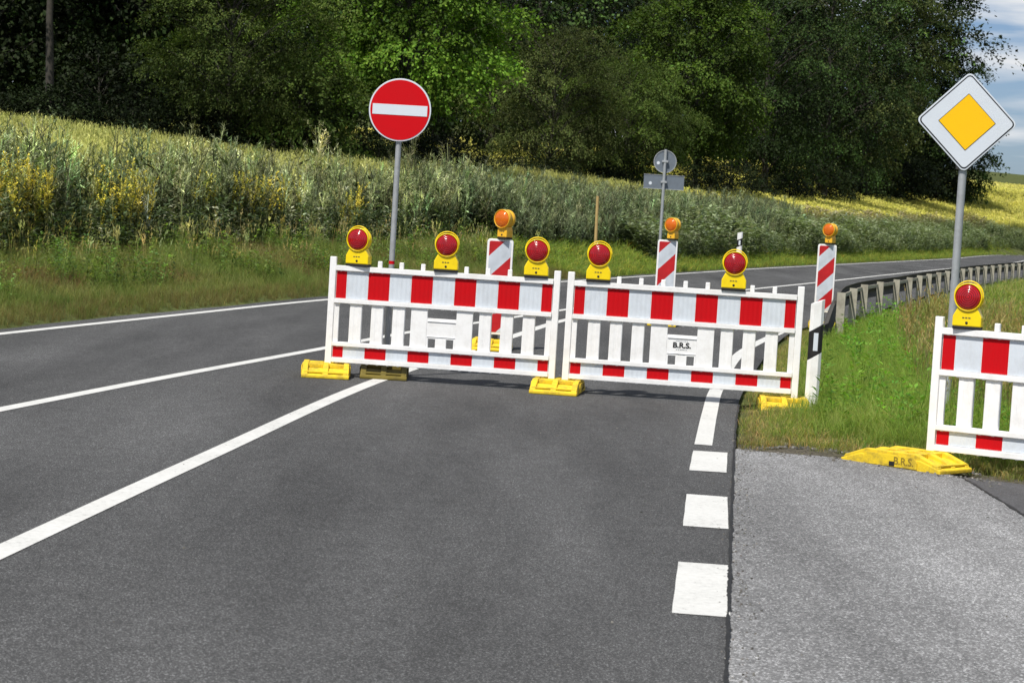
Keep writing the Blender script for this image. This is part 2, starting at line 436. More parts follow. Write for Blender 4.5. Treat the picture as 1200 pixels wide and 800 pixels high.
def mesh_from_arrays(name, V, Fq, mat, tint=None, smooth=False):
    me = bpy.data.meshes.new(name)
    me.vertices.add(len(V)); me.vertices.foreach_set('co', np.ascontiguousarray(V, np.float32).ravel())
    k = Fq.shape[1]
    me.loops.add(Fq.size); me.loops.foreach_set('vertex_index', np.ascontiguousarray(Fq, np.int32).ravel())
    me.polygons.add(len(Fq)); me.polygons.foreach_set('loop_start', np.arange(0, Fq.size, k, dtype=np.int32))
    if smooth: me.polygons.foreach_set('use_smooth', np.ones(len(Fq), bool))
    if tint is not None:
        at = me.attributes.new('tint', 'FLOAT_COLOR', 'POINT')
        c = np.ones((len(V), 4), np.float32); c[:, :3] = tint; at.data.foreach_set('color', c.ravel())
    me.materials.append(mat); me.update(calc_edges=True)
    return me
me = mesh_from_arrays('ground', V, Fq, M['ground'], smooth=True)
dr = -side(P, RS)[0]
soil = np.clip(1 - (P[:, 1] - apron_edge(P[:, 0]) - 0.35) / 0.5, 0, 1) * (P[:, 0] > 1) * (P[:, 0] < 8) * (P[:, 1] > 9)
soil = np.maximum(soil, np.clip(1 - np.abs(dr - 0.05) / 0.2, 0, 1) * (P[:, 1] < 21))
at = me.attributes.new('soil', 'FLOAT', 'POINT'); at.data.foreach_set('value', soil.astype(np.float32))
ground = bpy.data.objects.new('ground', me); col.objects.link(ground); struct(ground)

def ribbon(name, a, b, z, mat, zfun=None):
    n = len(a); v = [(*p, z if zfun is None else z + zfun(p)) for p in a] + [(*p, z if zfun is None else z + zfun(p)) for p in b]
    mb = MB(); mb.add(v, [(i, i + 1, n + i + 1, n + i) for i in range(n - 1)])
    return mb.build(name, mat)
def offset(line, d):
    t = np.gradient(line, axis=0); t /= np.hypot(t[:, 0], t[:, 1])[:, None]
    return line + np.c_[t[:, 1], -t[:, 0]] * d      # positive to the right
def resample(P, n):
    P = np.asarray(P); s = np.r_[0, np.cumsum(np.hypot(*np.diff(P, axis=0).T))]; t = np.linspace(0, s[-1], n)
    return np.c_[np.interp(t, s, P[:, 0]), np.interp(t, s, P[:, 1])]
le = offset(LS, -0.28); wob = np.sin(np.arange(len(le)) * 1.7) * 0.03 + np.sin(np.arange(len(le)) * 0.53) * 0.04; le[:, 0] += wob
re_ = RS.copy()
struct(ribbon('road', resample(le, 700), resample(re_, 700), 0.0, M['road']))
# the side road joins on the right; its sheet falls gently away
seamP = RS[(RS[:, 1] > -29) & (RS[:, 1] < 16.9)]; seamP = np.r_[seamP, [(1.67, 17.0)]]
def strip_mesh(name, mat, x0f, x1f, y0, y1f, z, n=30, m=40):
    mb = MB(); v = []
    for j in range(m + 1):
        for i in range(n + 1):
            u = i / n; x_top = None
            w = j / m
            y = y0 + w * (y1f(u) - y0)
            x = x0f(y) + u * (x1f(y) - x0f(y)); y = y0 + w * (float(apron_edge(x)) + 0.02 * math.sin(x * 9) + 0.015 * math.sin(x * 23) - y0)
            x = x0f(y) + u * (x1f(y) - x0f(y))
            v.append((x, y, z + float(apron_z(x))))
    mb.add(v, [(j * (n + 1) + i, j * (n + 1) + i + 1, (j + 1) * (n + 1) + i + 1, (j + 1) * (n + 1) + i) for j in range(m) for i in range(n)])
    return struct(mb.build(name, mat))
seam_x = lambda y: float(np.interp(y, RS[:, 1], RS[:, 0]))
strip_mesh('side_road', M['apron'], lambda y: seam_x(y) + 0.002, lambda y: 3.19, -29, lambda u: 17.0, 0.0)
strip_mesh('side_road_shoulder', M['apron_dark'], lambda y: 3.195, lambda y: 40, -29, lambda u: 16.3, 0.0)
# tar seams
def wobble_strip(name, pts, w, z, mat, amp=0.012, zf=None):
    p = resample(pts, 420); k = np.arange(len(p))
    lo = offset(p, -w / 2); hi = offset(p, w / 2)
    lo[:, 0] += amp * np.sin(k * 0.33) * np.sin(k * 0.11 + 1) + amp * .9 * rng.standard_normal(len(k)); hi[:, 0] += amp * np.sin(k * 0.27 + 2) * np.sin(k * 0.09) + amp * .9 * rng.standard_normal(len(k))
    return struct(ribbon(name, lo, hi, z, mat, zf))
sp = np.array([(seam_x(y), y) for y in np.arange(2, 21.5, 0.5)])
sp[:, 0] += 0.006
wobble_strip('tar_seam', sp, 0.016, 0.006, M['seam'], 0.0028)
wobble_strip('tar_seam', np.array([(3.19, 2), (3.19, 16.33)]), 0.022, 0.004, M['seam'], 0.006, lambda p: float(apron_z(p[0])))

# painted lines
def paint(name, pts, w, smooth=True):
    p = smooth_line(np.asarray(pts, float), 0.5) if smooth else np.asarray(pts, float)
    return struct(ribbon(name, offset(p, -w / 2), offset(p, w / 2), 0.004, M['paint']))
paint('edge_line', offset(LS, 0.07), 0.135, False)
A_line = [(-3.3, -3), (-2.19, 10.23), (-1.88, 13.89), (-1.21, 21.15), (0.05, 30.19), (0.67, 34.58), (1.95, 41.5), (3.6, 49), (5.43, 56), (8.73, 68), (13.58, 86), (19.2, 106.4), (30, 144.6), (52.3, 224.5), (78, 272)]
C_line = [(-6.6, -2), (-4.85, 8.8), (-3.58, 16.52), (-2.98, 20.09), (-2.02, 25.34), (-1.33, 29.23), (-0.55, 32.6), (1.1, 40), (3.1, 48.5), (5.2, 55.6)]
paint('lane_line', A_line, 0.135)
paint('lane_line', C_line, 0.125)
def rline(y): return np.interp(y, [6, 9.72, 12.51, 15.3, 17.07, 22.72, 36.89], [0.40, 0.735, 0.975, 1.21, 1.375, 2.00, 4.2])
for y0, y1 in ((6.9, 8.1), (9.72, 11.18), (12.51, 13.96), (15.30, 16.62)):
    yy = np.linspace(y0, y1, 8)
    struct(ribbon('road_marking', np.c_[rline(yy), yy + 0.012 * np.sin(yy * 9)], np.c_[rline(yy) + 0.243, yy - 0.02 + 0.01 * np.sin(yy * 7)], 0.004, M['paint']))
paint('edge_line', [(1.44, 17.07), (1.725, 20), (2.01, 22.72), (2.90, 29.5), (4.25, 36.5)], 0.13)

# ------------------------------------------------------------------ barriers
LEN = 2.13; ZB = 0.13
barrier = thing('traffic_barrier', 'red and white striped road barrier beside the no entry sign, three red lamps on top', 'barrier', group='striped road barriers')
def bz(z): return z + ZB
H2 = LEN / 2
for x in (-H2 + 0.03, H2 - 0.03):
    mb = MB(); mb.box(x - 0.03, x + 0.03, -0.022, 0.022, -ZB + 0.05 + ZB, bz(0.965)); mb.build('post', M['white'], barrier, 0.006)
for z0, z1 in ((0.0, 0.042), (0.150, 0.188), (0.545, 0.584), (0.842, 0.888)):
    mb = MB(); mb.box(-H2 + 0.062, H2 - 0.062, -0.034, 0.024, bz(z0), bz(z1))
    for k in range(21):                                       # small moulded lugs under each rail
        x = -H2 + 0.11 + k * (LEN - 0.22) / 20
        mb.box(x - 0.012, x + 0.012, -0.030, 0.010, bz(z0) - 0.006, bz(z0) - 0.0005)
    mb.build('rail', M['white'], barrier, 0.005)
for k in range(1, 10):
    if k in (4, 5, 6): continue
    x = -H2 + 0.065 + 0.2 * k
    mb = MB(); mb.prism([(x - 0.057, -0.010), (x - 0.052, -0.016), (x - 0.016, -0.016), (x - 0.014, -0.0145), (x + 0.014, -0.0145), (x + 0.016, -0.016), (x + 0.052, -0.016), (x + 0.057, -0.010), (x + 0.057, 0.018), (x - 0.057, 0.018)], bz(0.1895), bz(0.5435), 'z')
    mb.build('slat', M['white'], barrier)
for x in (-H2 + 0.085, H2 - 0.085):
    mb = MB(); mb.box(x - 0.024, x + 0.024, -0.012, 0.016, bz(0.1895), bz(0.5435)); mb.build('slat', M['white'], barrier, 0.004)
for k in range(1, 10):
    x = -H2 + 0.065 + 0.2 * k
    mb = MB(); mb.box(x - 0.02, x + 0.02, -0.018, 0.014, bz(0.8895), bz(0.948)); mb.build('peg', M['white'], barrier, 0.006)
# centre panel with a grip slot above and two drainage windows below
px0, px1 = -0.285, 0.285
mb = MB()
def pb(x0, x1, z0, z1, y=-0.018): mb.box(x0, x1, y, 0.018, bz(z0), bz(z1))
pb(px0, -0.135, 0.1895, 0.5435); pb(0.135, px1, 0.1895, 0.5435); pb(-0.1345, 0.1345, 0.272, 0.458, -0.016)
pb(-0.155 + 0.0205, -0.118, 0.1895, 0.2715); pb(-0.05, 0.05, 0.1895, 0.2715); pb(0.118, 0.1345, 0.1895, 0.2715)
mb.box(-0.13, 0.13, -0.024, -0.0165, bz(0.428), bz(0.436)); mb.box(-0.13, 0.13, -0.022, -0.0165, bz(0.29), bz(0.294))
panel = mb.build('info_panel', M['white'], barrier, 0.003)
def board(z0, z1, name):
    mb = MB(); x0 = -H2 + 0.066; x1 = H2 - 0.066; w = 0.2
    mb.box(x0, x1, -0.010, 0.012, bz(z0), bz(z1), 0)
    edges = [x0 + 0.0005, x0 + 0.099] + [x0 + 0.099 + w * i for i in range(1, 10)]
    edges = [x0 + 0.0005] + [x0 + 0.099 + w * i for i in range(0, 10)] + [x1 - 0.0005]
    for i in range(len(edges) - 1):
        for sgn in (-1, 1):
            y0, y1 = (-0.0125, -0.0095) if sgn < 0 else (0.0115, 0.0145)
            mb.box(edges[i] + 0.002, edges[i + 1] - 0.002, y0, y1, bz(z0) + 0.004, bz(z1) - 0.004, 1 if i % 2 == 0 else 2)
    return mb.build(name, [M['white'], M['retro_red'], M['retro_white']], barrier)
board(0.5855, 0.8405, 'striped_board'); board(0.0435, 0.1485, 'striped_board')

def place(a, b):
    """centre and heading of a barrier whose ends stand at a and b"""
    return ((a[0] + b[0]) / 2, (a[1] + b[1]) / 2, 0.0), math.atan2(b[1] - a[1], b[0] - a[0])
(c1, r1) = place((-1.725, 21.54), (0.425, 21.28)); (c2, r2) = place((0.455, 21.26), (2.605, 21.0))
r3 = R(-31); p3 = Vector((3.045, 16.92, -0.045)); c3 = p3 + Matrix.Rotation(r3, 3, 'Z') @ Vector((H2, 0, 0))
barrier.location = c1; barrier.rotation_euler.z = r1
barrier2 = dup(barrier, c2, r2, 'striped road barrier ending at the verge, company letters on its centre panel')
barrier3 = dup(barrier, c3, r3, 'angled striped barrier at the right edge, standing on the grass below the priority sign')
panel2 = [o for o in barrier2.children if o.name.startswith('info_panel')][0]
lettering('B.R.S.', 'lettering', M['letter'], panel2, 0.066, (0.002, -0.0175, bz(0.366)), (R(90), 0, 0), bold=0.0022, squash=1.1)
for z, w in ((0.405, 0.055), (0.328, 0.05), (0.283, 0.04)):
    mb = MB(); x = -w
    while x < w:
        l = random.uniform(0.006, 0.016); mb.box(x, min(x + l, w), -0.0175, -0.0163, bz(z) - 0.0025, bz(z) + 0.0025); x += l + random.uniform(0.004, 0.008)
    mb.build('small_print', M['galv_back'], panel2)

# ------------------------------------------------------------------ warning lamps
def lamp(name, label, group, w, hz, body, lens, depth=0.10, hood=True):
    t = thing(name, label, 'warning lamp', group=group); h = w / 2
    mb = MB(); mb.prism([(-h, 0.022), (h, 0.022), (h, 0.095), (h * 0.93, 0.112), (h * 0.68, 0.165), (-h * 0.68, 0.165), (-h * 0.93, 0.112), (-h, 0.095)], -depth / 2, depth / 2)
    mb.build('housing', body, t, 0.008)
    mb = MB(); mb.box(-h * 0.98, h * 0.98, -depth / 2 + 0.004, depth / 2 - 0.004, 0.0, 0.0215); mb.build('base_strip', M['black'], t, 0.003)
    c = (0, 0, hz); d = depth / 2
    mb = MB(); mb.lathe([(0.0, d + 0.004), (0.088, d + 0.004), (0.103, d - 0.004), (0.107, d - 0.02), (0.107, 0.006), (0.099, 0.002), (0.099, -0.006), (0.107, -0.010), (0.108, -d - 0.008), (0.104, -d - 0.014), (0.0995, -d - 0.012), (0.098, -d + 0.004), (0.0, -d + 0.004)], c)
    mb.build('lens_ring', body, t)
    if hood:
        mb = MB(); mb.lathe([(0.1095 + 0.0045 * math.cos(2 * math.pi * q / 8), 0.004 * math.sin(2 * math.pi * q / 8)) for q in range(9)], (0, -d + 0.018, hz + 0.014)); mb.build('visor_ring', body, t)
    mb = MB(); mb.lathe([(0.0975, -d - 0.002), (0.094, -d - 0.010), (0.07, -d - 0.020), (0.04, -d - 0.026), (0.015, -d - 0.028), (0.0, -d - 0.0285)], (0, 0, 0))
    o = mb.build('lens', lens, t); o.location = c
    mb = MB(); mb.lathe([(0.096, d + 0.002), (0.08, d + 0.012), (0.04, d + 0.018), (0.0, d + 0.019)], (0, 0, 0))
    o = mb.build('lens', lens, t); o.location = c
    mb = MB(); mb.lathe([(0.0, -d - 0.003), (0.010, -d - 0.003), (0.011, -d + 0.001)], (0, 0, 0.05), 14); mb.build('lock', M['black'], t)
    mb = MB()
    for x in (-0.035, -0.012, 0.012): mb.box(x, x + 0.016, -d - 0.0022, -d - 0.0005, 0.084, 0.092)
    mb.build('small_print', M['rail_dark'], t)
    return t
RED = 'red warning lamps on the barriers'
red = lamp('warning_lamp', 'red warning lamp at the left end of the barrier by the no entry sign', RED, 0.22, 0.245, M['lamp_yellow'], M['red_lens'])
def on_barrier(b, xl, dz=0):
    m = Matrix.Translation(b.location) @ Matrix.Rotation(b.rotation_euler.z, 4, 'Z')
    return m @ Vector((xl - H2, -0.004, bz(0.889) + dz))
spots = [(barrier, 0.262, -10, None), (barrier, 1.075, 3, 'red warning lamp over the middle of the left barrier, clear of any other thing'),
         (barrier, 1.905, 2, 'red warning lamp just right of the near amber lamp, at the barrier end'),
         (barrier2, 0.275, 2, 'red warning lamp in front of the yellow wooden stake'),
         (barrier2, 1.495, 0, 'red warning lamp covering the small far white roadside post'),
         (barrier3, 0.240, -16, 'red warning lamp on the angled barrier, in front of the priority sign pole')]
for i, (b, x, yaw, lab) in enumerate(spots):
    p = on_barrier(b, x)
    rz = (b.rotation_euler.z if b is not barrier3 else R(-6)) + R(yaw)
    if i == 0: red.location = p; red.rotation_euler.z = rz
    else:
        o = dup(red, p, rz, lab)
        if b is barrier3: o.scale = (0.94, 0.94, 0.94)
# pegs under the lamps are hidden by the housings, so they are shortened away there
for b, xs in ((barrier, (1, 5, 9)), (barrier2, (1, 7)), (barrier3, (1,))):
    for o in list(b.children):
        if o.name.startswith('peg'):
            cx = sum(v.co.x for v in o.data.vertices) / len(o.data.vertices)
            if any(abs(cx - (-H2 + 0.065 + 0.2 * k)) < 0.02 for k in xs): bpy.data.objects.remove(o)

# ------------------------------------------------------------------ foot plates
def foot(name, label, cat, group):
    t = thing(name, label, cat, group=group)
    mb = MB()   # long profile along local Y, short side along X
    mb.prism([(-0.42, 0.0), (0.42, 0.0), (0.42, 0.030), (0.25, 0.082), (-0.25, 0.082), (-0.42, 0.030)], -0.215, 0.215, 'x')
    mb.build('plate_body', M['foot_yellow'], t, 0.008)
    for x in (-0.185, 0.0, 0.185):          # raised ribs that leave pockets between them
        mb = MB(); mb.prism([(-0.40, 0.036), (0.40, 0.036), (0.385, 0.058), (0.21, 0.122), (-0.21, 0.122), (-0.385, 0.058)], x - 0.026, x + 0.026, 'x')
        mb.build('rib', M['foot_yellow'], t, 0.006)
    for y in (-0.16, 0.0, 0.16):
        for x in (-0.0925, 0.0925):
            mb = MB(); mb.box(x - 0.066, x + 0.066, y - 0.035, y + 0.035, 0.0825, 0.117); mb.build('cross_rib', M['foot_yellow'], t, 0.005)
    for s_ in (-1, 1):
        mb = MB(); mb.box(-0.198, 0.198, s_ * 0.372 - 0.018, s_ * 0.372 + 0.018, 0.0465, 0.062); mb.build('cross_rib', M['foot_yellow'], t, 0.004)
        mb = MB(); mb.prism([(-0.23, 0.015), (0.23, 0.015), (0.23, 0.06), (0.2, 0.098), (-0.2, 0.098), (-0.23, 0.06)], s_ * 0.2165 if s_ > 0 else -0.2235, 0.2235 if s_ > 0 else -0.2165, 'x'); mb.build('side_pad', M['foot_yellow'], t, 0.002)
        mb = MB(); mb.box(s_ * 0.2235 - 0.003, s_ * 0.2235 + 0.003, -0.045, 0.0, 0.02, 0.052); mb.build('grip_hole', M['black'], t)
    for s_ in (-1, 1):
        lettering('B.R.S.', 'lettering', M['foot_letter'], t, 0.075, (s_ * 0.2245, 0.12 * s_, 0.058), (R(90), 0, R(90) * s_), bold=0.001)
    return t
FG = 'yellow foot plates under the barriers'
ft = foot('foot_plate', 'sunlit yellow foot plate under the far left end of the barriers', 'foot plate', FG)
ft.location = (-1.69, 21.53, 0); ft.rotation_euler.z = R(3.5)
fo = dup(ft, (-1.17, 21.82, 0), R(2), 'dull olive foot plate that carries the no entry sign pole')
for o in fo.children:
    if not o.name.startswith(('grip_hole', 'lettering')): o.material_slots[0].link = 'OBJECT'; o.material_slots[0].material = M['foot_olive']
dup(ft, (0.44, 21.27, 0), r1, 'yellow foot plate under the joint between the two barriers')
dup(ft, (2.46, 21.02, -0.02), r2 + R(4), 'yellow foot plate half hidden in grass beside the white roadside post')
fr = dup(ft, (2.88, 16.80, -0.040), R(48), 'large skewed yellow foot plate under the angled barrier, at the grass edge')
dup(ft, (-0.23, 27.0, 0), R(-4), 'yellow foot plate seen through the slats, under the nearest striped beacon')
f2 = dup(ft, (2.26, 35.5, 0), R(-6), 'yellow foot plate under the striped beacon in front of the round sign')
f3 = dup(ft, (5.0, 38.0, 0.0), R(-6), 'yellow foot plate under the striped beacon beside the guardrail')
f3.location.z = float(height([(5.0, 38.0)])[0]) + 0.01

# ------------------------------------------------------------------ beacons
def rounded(w, z0, z1, r, n=5):
    pts = []
    for cx, cz, a0 in ((w - r, z0 + r, -90), (w - r, z1 - r, 0), (-w + r, z1 - r, 90), (-w + r, z0 + r, 180)):
        for k in range(n + 1):
            a = R(a0 + 90 * k / n); pts.append((cx + r * math.cos(a), cz + r * math.sin(a)))
    return pts
bk = thing('guide_beacon', 'nearest red and white diagonal striped beacon, seen behind the left barrier', 'beacon', group='striped guide beacons')
mb = MB(); mb.prism(rounded(0.15, 0.17, 1.27, 0.035), -0.016, 0.03); mb.build('frame', M['white'], bk, 0.006)
mb = MB(); mb.prism(rounded(0.125, 0.20, 1.245, 0.02), -0.0195, -0.0155); mb.build('striped_panel', M['beacon'], bk)
mb = MB(); mb.box(-0.03, 0.03, -0.02, 0.03, 0.06, 0.1695); mb.build('post', M['black'], bk, 0.004)
bk.location = (-0.2, 27.0, 0); bk.rotation_euler.z = R(-3)
bk2 = dup(bk, (2.26, 35.5, 0.02), R(-4), 'striped beacon standing in front of the round sign pole, lamp on top')
bk3 = dup(bk, (5.0, 38.0, f3.location.z + 0.10), R(-4), 'striped beacon standing by the end of the guardrail behind the white roadside post')
AG = 'amber warning lamps on the beacons'
am = lamp('warning_lamp', 'amber warning lamp on the nearest striped beacon behind the left barrier', AG, 0.13, 0.232, M['amber_body'], M['amber_lens'], depth=0.13, hood=False)
for o in am.children:
    if o.name.startswith(('lens',)): o.location.y -= 0.012
am.location = (-0.155, 27.0, 1.272); am.rotation_euler.z = R(-34)
dup(am, (2.33, 35.5, 1.292), R(-34), 'amber warning lamp in front of the round sign pole')
dup(am, (5.04, 38.0, bk3.location.z + 1.272), R(-36), 'amber warning lamp on the beacon by the guardrail end')

# ------------------------------------------------------------------ signs
def disc(r, y0, y1, n=64): return [(r * math.cos(2 * math.pi * k / n), r * math.sin(2 * math.pi * k / n)) for k in range(n)]
ne = thing('no_entry_sign', 'round red no entry sign with white bar on a grey pole', 'road sign', (-1.16, 21.80, 0), r1 + R(2))
mb = MB(); mb.tube([(0, 0, 0.06), (0, 0, 2.72)], 0.026, 16); mb.build('pole', M['galv'], ne)
mb = MB(); mb.box(-0.045, 0.045, -0.045, 0.045, 0.085, 0.24); mb.build('pole_socket', M['black'], ne, 0.006)
mb = MB(); mb.tube([(0, 0, 1.05), (0, 0, 1.08)], 0.0272, 16, cap=False); mb.build('sticker', M['sign_red'], ne)
zc = 2.475
mb = MB(); mb.prism([(x, z + zc) for x, z in disc(0.290, 0, 0)], -0.042, -0.034); plate = mb.build('sign_plate', M['sign_white'], ne, 0.003)
mb = MB(); mb.prism([(x, z + zc) for x, z in disc(0.276, 0, 0)], -0.0450, -0.0425); mb.build('red_face', M['sign_red'], plate)
mb = MB(); mb.prism([(-0.255, zc - 0.048), (0.255, zc - 0.048), (0.255, zc + 0.048), (-0.255, zc + 0.048)], -0.0475, -0.0455); mb.build('white_bar', M['sign_white'], plate)
for z in (zc - 0.12, zc + 0.12):
    mb = MB(); mb.box(-0.05, 0.05, -0.0335, 0.038, z - 0.02, z + 0.02); mb.build('clamp', M['galv'], ne, 0.004)

pr = thing('priority_sign', 'diamond priority road sign with yellow centre on a grey pole', 'road sign', (3.715, 19.9, -0.08), R(-4))
mb = MB(); mb.tube([(0, 0, -0.1), (0, 0, 2.95)], 0.034, 18); mb.build('pole', M['galv'], pr)
zc = 2.672
def diamond(hs, r, z, n=6):
    q = rounded(hs, -hs, hs, r, n); c = math.sqrt(0.5)
    return [((x - y) * c, (x + y) * c + z) for x, y in q]
mb = MB(); mb.prism(diamond(0.300, 0.045, zc), -0.052, -0.043); plate = mb.build('sign_plate', M['sign_white'], pr, 0.002)
mb = MB(); mb.prism(diamond(0.288, 0.038, zc), -0.0540, -0.0525); mb.build('black_border', M['sign_black'], plate)
mb = MB(); mb.prism(diamond(0.278, 0.032, zc), -0.0560, -0.0545); mb.build('white_face', M['sign_white'], plate)
mb = MB(); mb.prism(diamond(0.170, 0.006, zc), -0.0580, -0.0565); mb.build('black_outline', M['sign_black'], plate)
mb = MB(); mb.prism(diamond(0.1655, 0.005, zc), -0.0600, -0.0585); mb.build('yellow_square', M['sign_yellow'], plate)
for z in (zc - 0.37, zc + 0.2):
    mb = MB(); mb.box(-0.058, 0.058, -0.0425, 0.046, z - 0.03, z + 0.03); mb.build('clamp', M['rail_dark'], pr, 0.004)

zg = float(height([(4.22, 70.0)])[0])
bs = thing('road_sign', 'grey backs of a round and a rectangular sign on one pole', 'road sign', (4.22, 70.0, zg), R(-4))
mb = MB(); mb.tube([(0, 0, -0.1), (0, 0, 3.62 - zg)], 0.045, 12); mb.build('pole', M['galv'], bs)
mb = MB(); mb.prism([(x, z + 3.26 - zg) for x, z in disc(0.33, 0, 0)], 0.056, 0.062); o = mb.build('round_panel', M['galv_back'], bs)
mb = MB()
n = 48; ring = []
for k in range(n):
    a0 = 2 * math.pi * k / n; a1 = 2 * math.pi * (k + 1) / n
    mb.add([(r * math.cos(a), y, r * math.sin(a) + 3.26 - zg) for a in (a0, a1) for r in (0.318, 0.340) for y in (0.040, 0.066)], [(0, 1, 3, 2), (4, 6, 7, 5), (0, 4, 5, 1), (2, 3, 7, 6), (0, 2, 6, 4), (1, 5, 7, 3)])
mb.build('rim', M['galv'], o)
mb = MB(); mb.box(-0.60, 0.60, 0.056, 0.062, 2.65 - zg - 0.20, 2.65 - zg + 0.20); o = mb.build('rectangular_panel', M['galv_back'], bs)
mb = MB(); mb.box(-0.61, 0.61, 0.044, 0.068, 2.65 - zg + 0.2005, 2.65 - zg + 0.215); mb.box(-0.61, 0.61, 0.044, 0.068, 2.65 - zg - 0.215, 2.65 - zg - 0.2005); mb.build('rim', M['galv'], o)
for z in (3.26, 2.65):
    mb = MB(); mb.box(-0.09, 0.09, -0.05, 0.055, z - zg - 0.03, z - zg + 0.03); mb.build('clamp', M['galv'], bs, 0.004)
    mb = MB(); mb.prism([(x * 0.12 - 0.20 - (0.2 if z < 3 else 0), zz * 0.12 + z - zg - 0.05) for x, zz in disc(0.4, 0, 0, 16)], 0.050, 0.0555); mb.build('sticker', M['sign_white'], bs)

# ------------------------------------------------------------------ posts
def marker_post(name, label, loc, rz):
    t = thing(name, label, 'roadside post', loc, rz)
    sl = 0.04     # the band and top slope with the section
    def seg(z0, z1, part, mat, g=0.0, s0=sl, s1=sl):
        mb = MB(); w = 0.062 + g; d = 0.045 + g
        v = []
        for zz, s_ in ((z0, s0), (z1, s1)):
            for x, y in ((-w, -d * .35), (-w * .55, -d), (w * .55, -d), (w, -d * .35), (w * .6, d), (-w * .6, d)): v.append((x, y, zz + s_ * x / w))
        mb.add(v, [(5, 4, 3, 2, 1, 0), (6, 7, 8, 9, 10, 11)] + [(i, (i + 1) % 6, (i + 1) % 6 + 6, i + 6) for i in range(6)]); return mb.build(part, mat, t, 0.002)
    seg(-0.12, 0.50, 'post_body', M['white'], 0, 0, sl); seg(0.5005, 0.755, 'black_band', M['black'], 0.0006); seg(0.7555, 0.99, 'post_top', M['white'], 0, sl, sl * 0.6)
    mb = MB(); mb.box(-0.02, 0.02, -0.0490, -0.0460, 0.55, 0.71); mb.build('reflector', M['sign_white'], t)
    return t
marker_post('marker_post', 'white roadside post with black band at the right end of the barriers', (2.715, 21.02, -0.02), R(-3))
zg = float(height([(7.75, 82.0)])[0])
mp_ = marker_post('marker_post', 'small far white roadside post showing above a red lamp', (7.72, 82.0, 1.27 - 1.02), R(-8))
mp_.scale = (1.5, 1.5, 1.0)
zg = float(height([(1.87, 57.0)])[0])
mb = MB(); mb.tube([(0, 0, -0.2), (0.01, 0, 0.9), (-0.01, 0, 2.03 - zg)], [0.045, 0.042, 0.038], 8)
tag(mb.build('stake', M['wood'], None, 0, (1.87, 57.0, zg)), 'thin yellow wooden stake standing in the far verge', 'stake')

# ------------------------------------------------------------------ guardrail
GR = smooth_line(np.array([(4.55, 33.2), (4.93, 35.0), (6.02, 40.25), (7.72, 46.78), (9.6, 54.39), (14.3, 72.25), (23.6, 104.2), (35.0, 143), (57.5, 223)]), 0.4)
gt = thing('guardrail', 'weathered steel guardrail with pale posts along the right edge of the bend', 'guardrail')
cum = np.r_[0, np.cumsum(np.hypot(*np.diff(GR, axis=0).T))]
def on_gr(s): return np.array([np.interp(s, cum, GR[:, 0]), np.interp(s, cum, GR[:, 1])])
prof = [(0.0, 0.0), (0.035, 0.02), (0.075, 0.06), (0.075, 0.10), (0.035, 0.135), (0.02, 0.155), (0.035, 0.175), (0.075, 0.21), (0.075, 0.25), (0.035, 0.29), (0.0, 0.31)]
S_ = np.r_[np.arange(0, 60, 0.8), np.arange(60, cum[-1] - 1, 4.0)]
mb = MB(); v = []; t_ = 0.006
for s_ in S_:
    p = on_gr(s_); q = on_gr(s_ + 0.3); d = (q - p) / np.hypot(*(q - p)); nl = np.array([-d[1], d[0]])   # towards the road
    drop = 0.45 * max(0, 1 - s_ / 3.2) ** 2
    for o_, z in prof: v.append((*(p + nl * (0.10 + o_)), 0.42 + z - drop))
    for o_, z in prof[::-1]: v.append((*(p + nl * (0.10 + o_ - t_)), 0.42 + z - drop + 0.001))
k = 2 * len(prof)
mb.add(v, [(i * k + j, i * k + (j + 1) % k, (i + 1) * k + (j + 1) % k, (i + 1) * k + j) for i in range(len(S_) - 1) for j in range(k)] + [tuple(range(k))], 0, True)
mb.build('rail_beam', M['rail_dark'], gt)
mb = MB(); v = []
for s_ in S_[2:]:
    p = on_gr(s_); q = on_gr(s_ + 0.3); d = (q - p) / np.hypot(*(q - p)); nl = np.array([-d[1], d[0]])
    for o_, z in ((0.035, 0.60), (0.055, 0.60), (0.055, 0.655), (0.035, 0.655)): v.append((*(p + nl * o_), z))
mb.add(v, [(i * 4 + j, i * 4 + (j + 1) % 4, (i + 1) * 4 + (j + 1) % 4, (i + 1) * 4 + j) for i in range(len(S_) - 3) for j in range(4)])
mb.build('tension_strap', M['rail_post'], gt)
s_ = 0.9
while s_ < cum[-1] - 2:
    p = on_gr(s_); q = on_gr(s_ + 0.3); a = math.atan2(q[1] - p[1], q[0] - p[0]) - math.pi / 2
    zz = float(height([p])[0])
    mb = MB(); mb.prism([(-0.034, -0.06), (0.03, -0.06), (0.03, -0.05), (-0.024, -0.05), (-0.024, 0.05), (0.03, 0.05), (0.03, 0.06), (-0.034, 0.06)], zz - 0.2, 0.70, 'z')
    mb.v = [(y_, x_, z_) for x_, y_, z_ in mb.v]
    o = mb.build('post', M['rail_post'], gt, 0, (p[0], p[1], 0), a)
    mb = MB(); mb.box(-0.095, -0.062, -0.02, 0.02, 0.53, 0.58); mb.build('spacer', M['rail_dark'], o)
    s_ += 2.9

